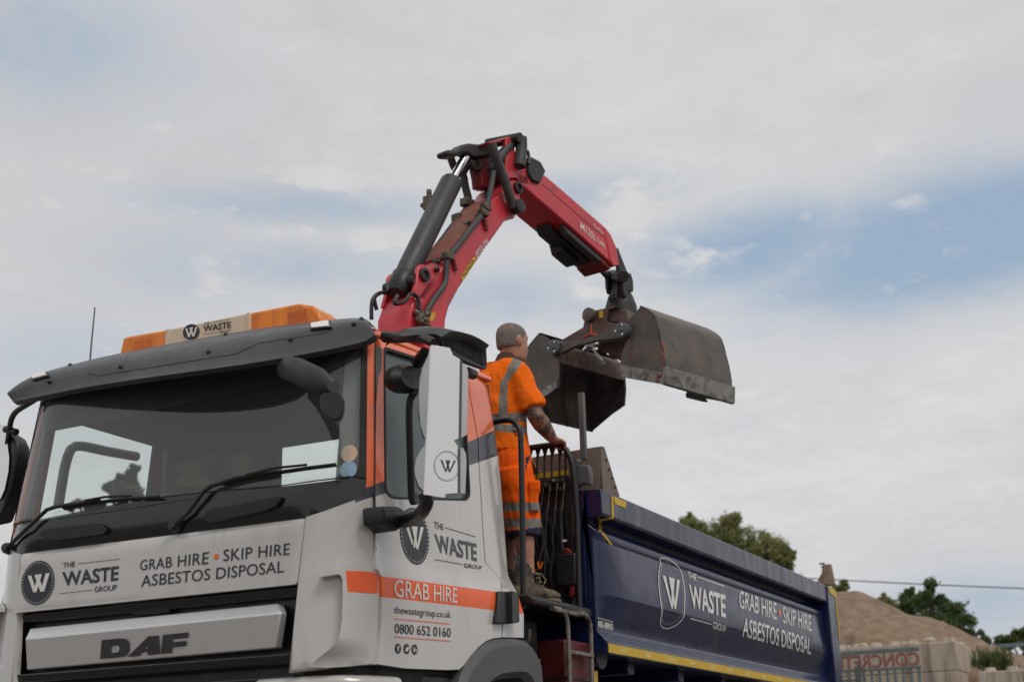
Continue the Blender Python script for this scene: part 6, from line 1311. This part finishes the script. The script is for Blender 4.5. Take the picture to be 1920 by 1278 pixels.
def tree(px_blobs, Y, lm_, label, name='tree', base_px=None, nleaf=60, leaf=.22, droop=0.0, seed=1, grp=None, puffs=9):
    """crown built of leaf clumps inside the listed lobes (px, py, radius px)"""
    rg_ = random.Random(seed); lobes = [(at(x, y, 'y', Y), r * (Y - CAM.y) / FPX * 1.02) for x, y, r in px_blobs]
    cx = sum(l[0].x for l in lobes) / len(lobes); bx_ = at(*base_px, 'y', Y).x if base_px else cx
    T_ = thing(name, (bx_, Y, 0), label, 'tree', grp); tr_m = MB(); H = max(l[0].z + l[1] for l in lobes); zb = min(l[0].z - l[1] for l in lobes)
    fork = V((bx_, Y, max(.5, zb * .75 + .1 * H))); tr_m.tube([V((bx_, Y, -.2)), V((bx_, Y, fork.z * .5)), fork], [.028 * H, .022 * H, .018 * H], 9)
    lv = MB()
    for c, r in lobes:
        c = c + V((0, rg_.uniform(-.6, .6) * r, 0)); m1 = fork.lerp(c, .55) + V((rg_.uniform(-.2, .2), rg_.uniform(-.2, .2), -.08 * (c - fork).length)); tr_m.tube([fork, m1, c], [.011 * H, .007 * H, .003 * H], 6)
        for k in range(puffs):
            while True:
                d = V((rg_.uniform(-1, 1), rg_.uniform(-1, 1), rg_.uniform(-1, 1)))
                if .15 < d.length < 1: break
            q = c + d * r * 1.0; pr = r * rg_.uniform(.28, .55)
            if d.length > .55: tr_m.tube([c, c.lerp(q, .6) + V((0, 0, -.04 * r)), q], [.003 * H, .002 * H, .0011 * H], 4)
            for j in range(nleaf):
                e = V((rg_.gauss(0, .5), rg_.gauss(0, .5), rg_.gauss(0, .42))) * pr; p = q + e - V((0, 0, droop * abs(rg_.gauss(0, 1)) * pr))
                a = V((rg_.uniform(-1, 1), rg_.uniform(-1, 1), rg_.uniform(-.9, .6))).normalized(); b = a.orthogonal().normalized(); b = (Matrix.Rotation(rg_.uniform(0, 6.3), 3, a) @ b); s_ = leaf * rg_.uniform(.6, 1.25)
                cxx = a.cross(b); lv.add([p - b * s_ * .5, p + cxx * s_ * .22, p + b * s_ * .5, p - cxx * s_ * .22], [[0, 1, 2, 3]])
    tr_m.build('trunk', bark, T_, ang=50); lv.build('crown', lm_, T_, ang=0, recalc=False)
    return T_
tree([(1292, 985, 22), (1318, 998, 24), (1345, 1000, 30), (1372, 992, 26), (1392, 1010, 34), (1375, 1030, 40), (1425, 1022, 26), (1440, 1040, 32), (1462, 1030, 22), (1476, 1052, 18), (1470, 1075, 24), (1330, 1030, 36), (1420, 1065, 40), (1300, 1020, 26), (1486, 1038, 9), (1378, 974, 14), (1362, 982, 12), (1290, 974, 14)], 45, LM[0], 'broad olive-green drooping tree behind the middle of the tipper body', base_px=(1400, 1200), droop=.5, seed=3, leaf=.14, nleaf=110, puffs=12)
tree([(1740, 1112, 22), (1720, 1125, 24), (1700, 1140, 22), (1690, 1155, 20), (1745, 1140, 30), (1775, 1140, 20), (1790, 1155, 24), (1805, 1170, 20), (1760, 1170, 32), (1720, 1165, 28), (1795, 1190, 22), (1830, 1195, 16), (1845, 1205, 10), (1705, 1108, 8), (1763, 1125, 9), (1735, 1185, 30), (1780, 1195, 24), (1745, 1102, 10)], 42, LM[1], 'dark green leafy tree standing right behind the stone heap', base_px=(1760, 1300), seed=8, leaf=.15, nleaf=110, puffs=9)
tree([(1660, 1124, 10), (1650, 1130, 10), (1672, 1136, 12), (1640, 1140, 10), (1660, 1148, 14)], 44, LM[0], 'small pale green tree top peeping over the heap slope', base_px=(1660, 1300), seed=4, leaf=.2, nleaf=50)
tree([(1583, 1096, 7), (1574, 1102, 8), (1588, 1106, 7), (1568, 1104, 8)], 46, LM[0], 'tiny tree top beside the excavator arm above the heap', base_px=(1578, 1300), seed=5, leaf=.18, nleaf=50)
tree([(1895, 1200, 14), (1915, 1198, 16), (1880, 1210, 14), (1935, 1196, 20), (1960, 1190, 24)], 46, LM[3], 'low rounded green tree at the far right edge', base_px=(1915, 1300), seed=6, leaf=.2, nleaf=60)
tree([(226, 896, 12), (236, 890, 14), (212, 906, 11), (238, 912, 16), (222, 918, 16), (248, 900, 14), (200, 916, 8), (252, 925, 20), (230, 935, 20), (255, 880, 10)], 24, LM[2], 'grey-green conifer seen through the cab windows', name='conifer_tree', base_px=(240, 1100), seed=11, leaf=.16, nleaf=70)
tree([(150, 945, 12), (170, 950, 14), (135, 950, 10), (190, 948, 12)], 26, LM[2], 'low scrubby tree top seen through the cab above the wiper', base_px=(160, 1100), seed=12, leaf=.16, nleaf=45)
# weeds on the bank
for k, (wx_, wy_, h_) in enumerate(((1862, 1228, 16), (1846, 1240, 22), (1878, 1236, 18), (1830, 1250, 14))):
    p = at(wx_, wy_ + 12, 'y', 26.8); W_ = MB(); rg = random.Random(k)
    for j in range(90):
        a = rg.uniform(0, 6.28); l_ = rg.uniform(.3, 1) * h_ * .022; t = V((cos(a) * l_ * .5, sin(a) * l_ * .5, l_)); q = p + V((rg.uniform(-.25, .25), rg.uniform(-.2, .2), rg.uniform(-.3, .1))); s_ = V((-sin(a), cos(a), 0)) * .025
        W_.add([q - s_, q + s_, q + t * .6 + s_, q + t, q + t * .6 - s_], [[0, 1, 2, 3, 4]])
    o = W_.build('weed_clump', LM[3], None, ang=0, recalc=False); tag(o, ['leafy weed clump on the bank, tallest, nearest the far right', 'leafy weed clump growing beside the tall wall corner', 'leafy weed clump on the bank above the second low block', 'short weed clump in the joint where the two walls meet'][k], 'weed')
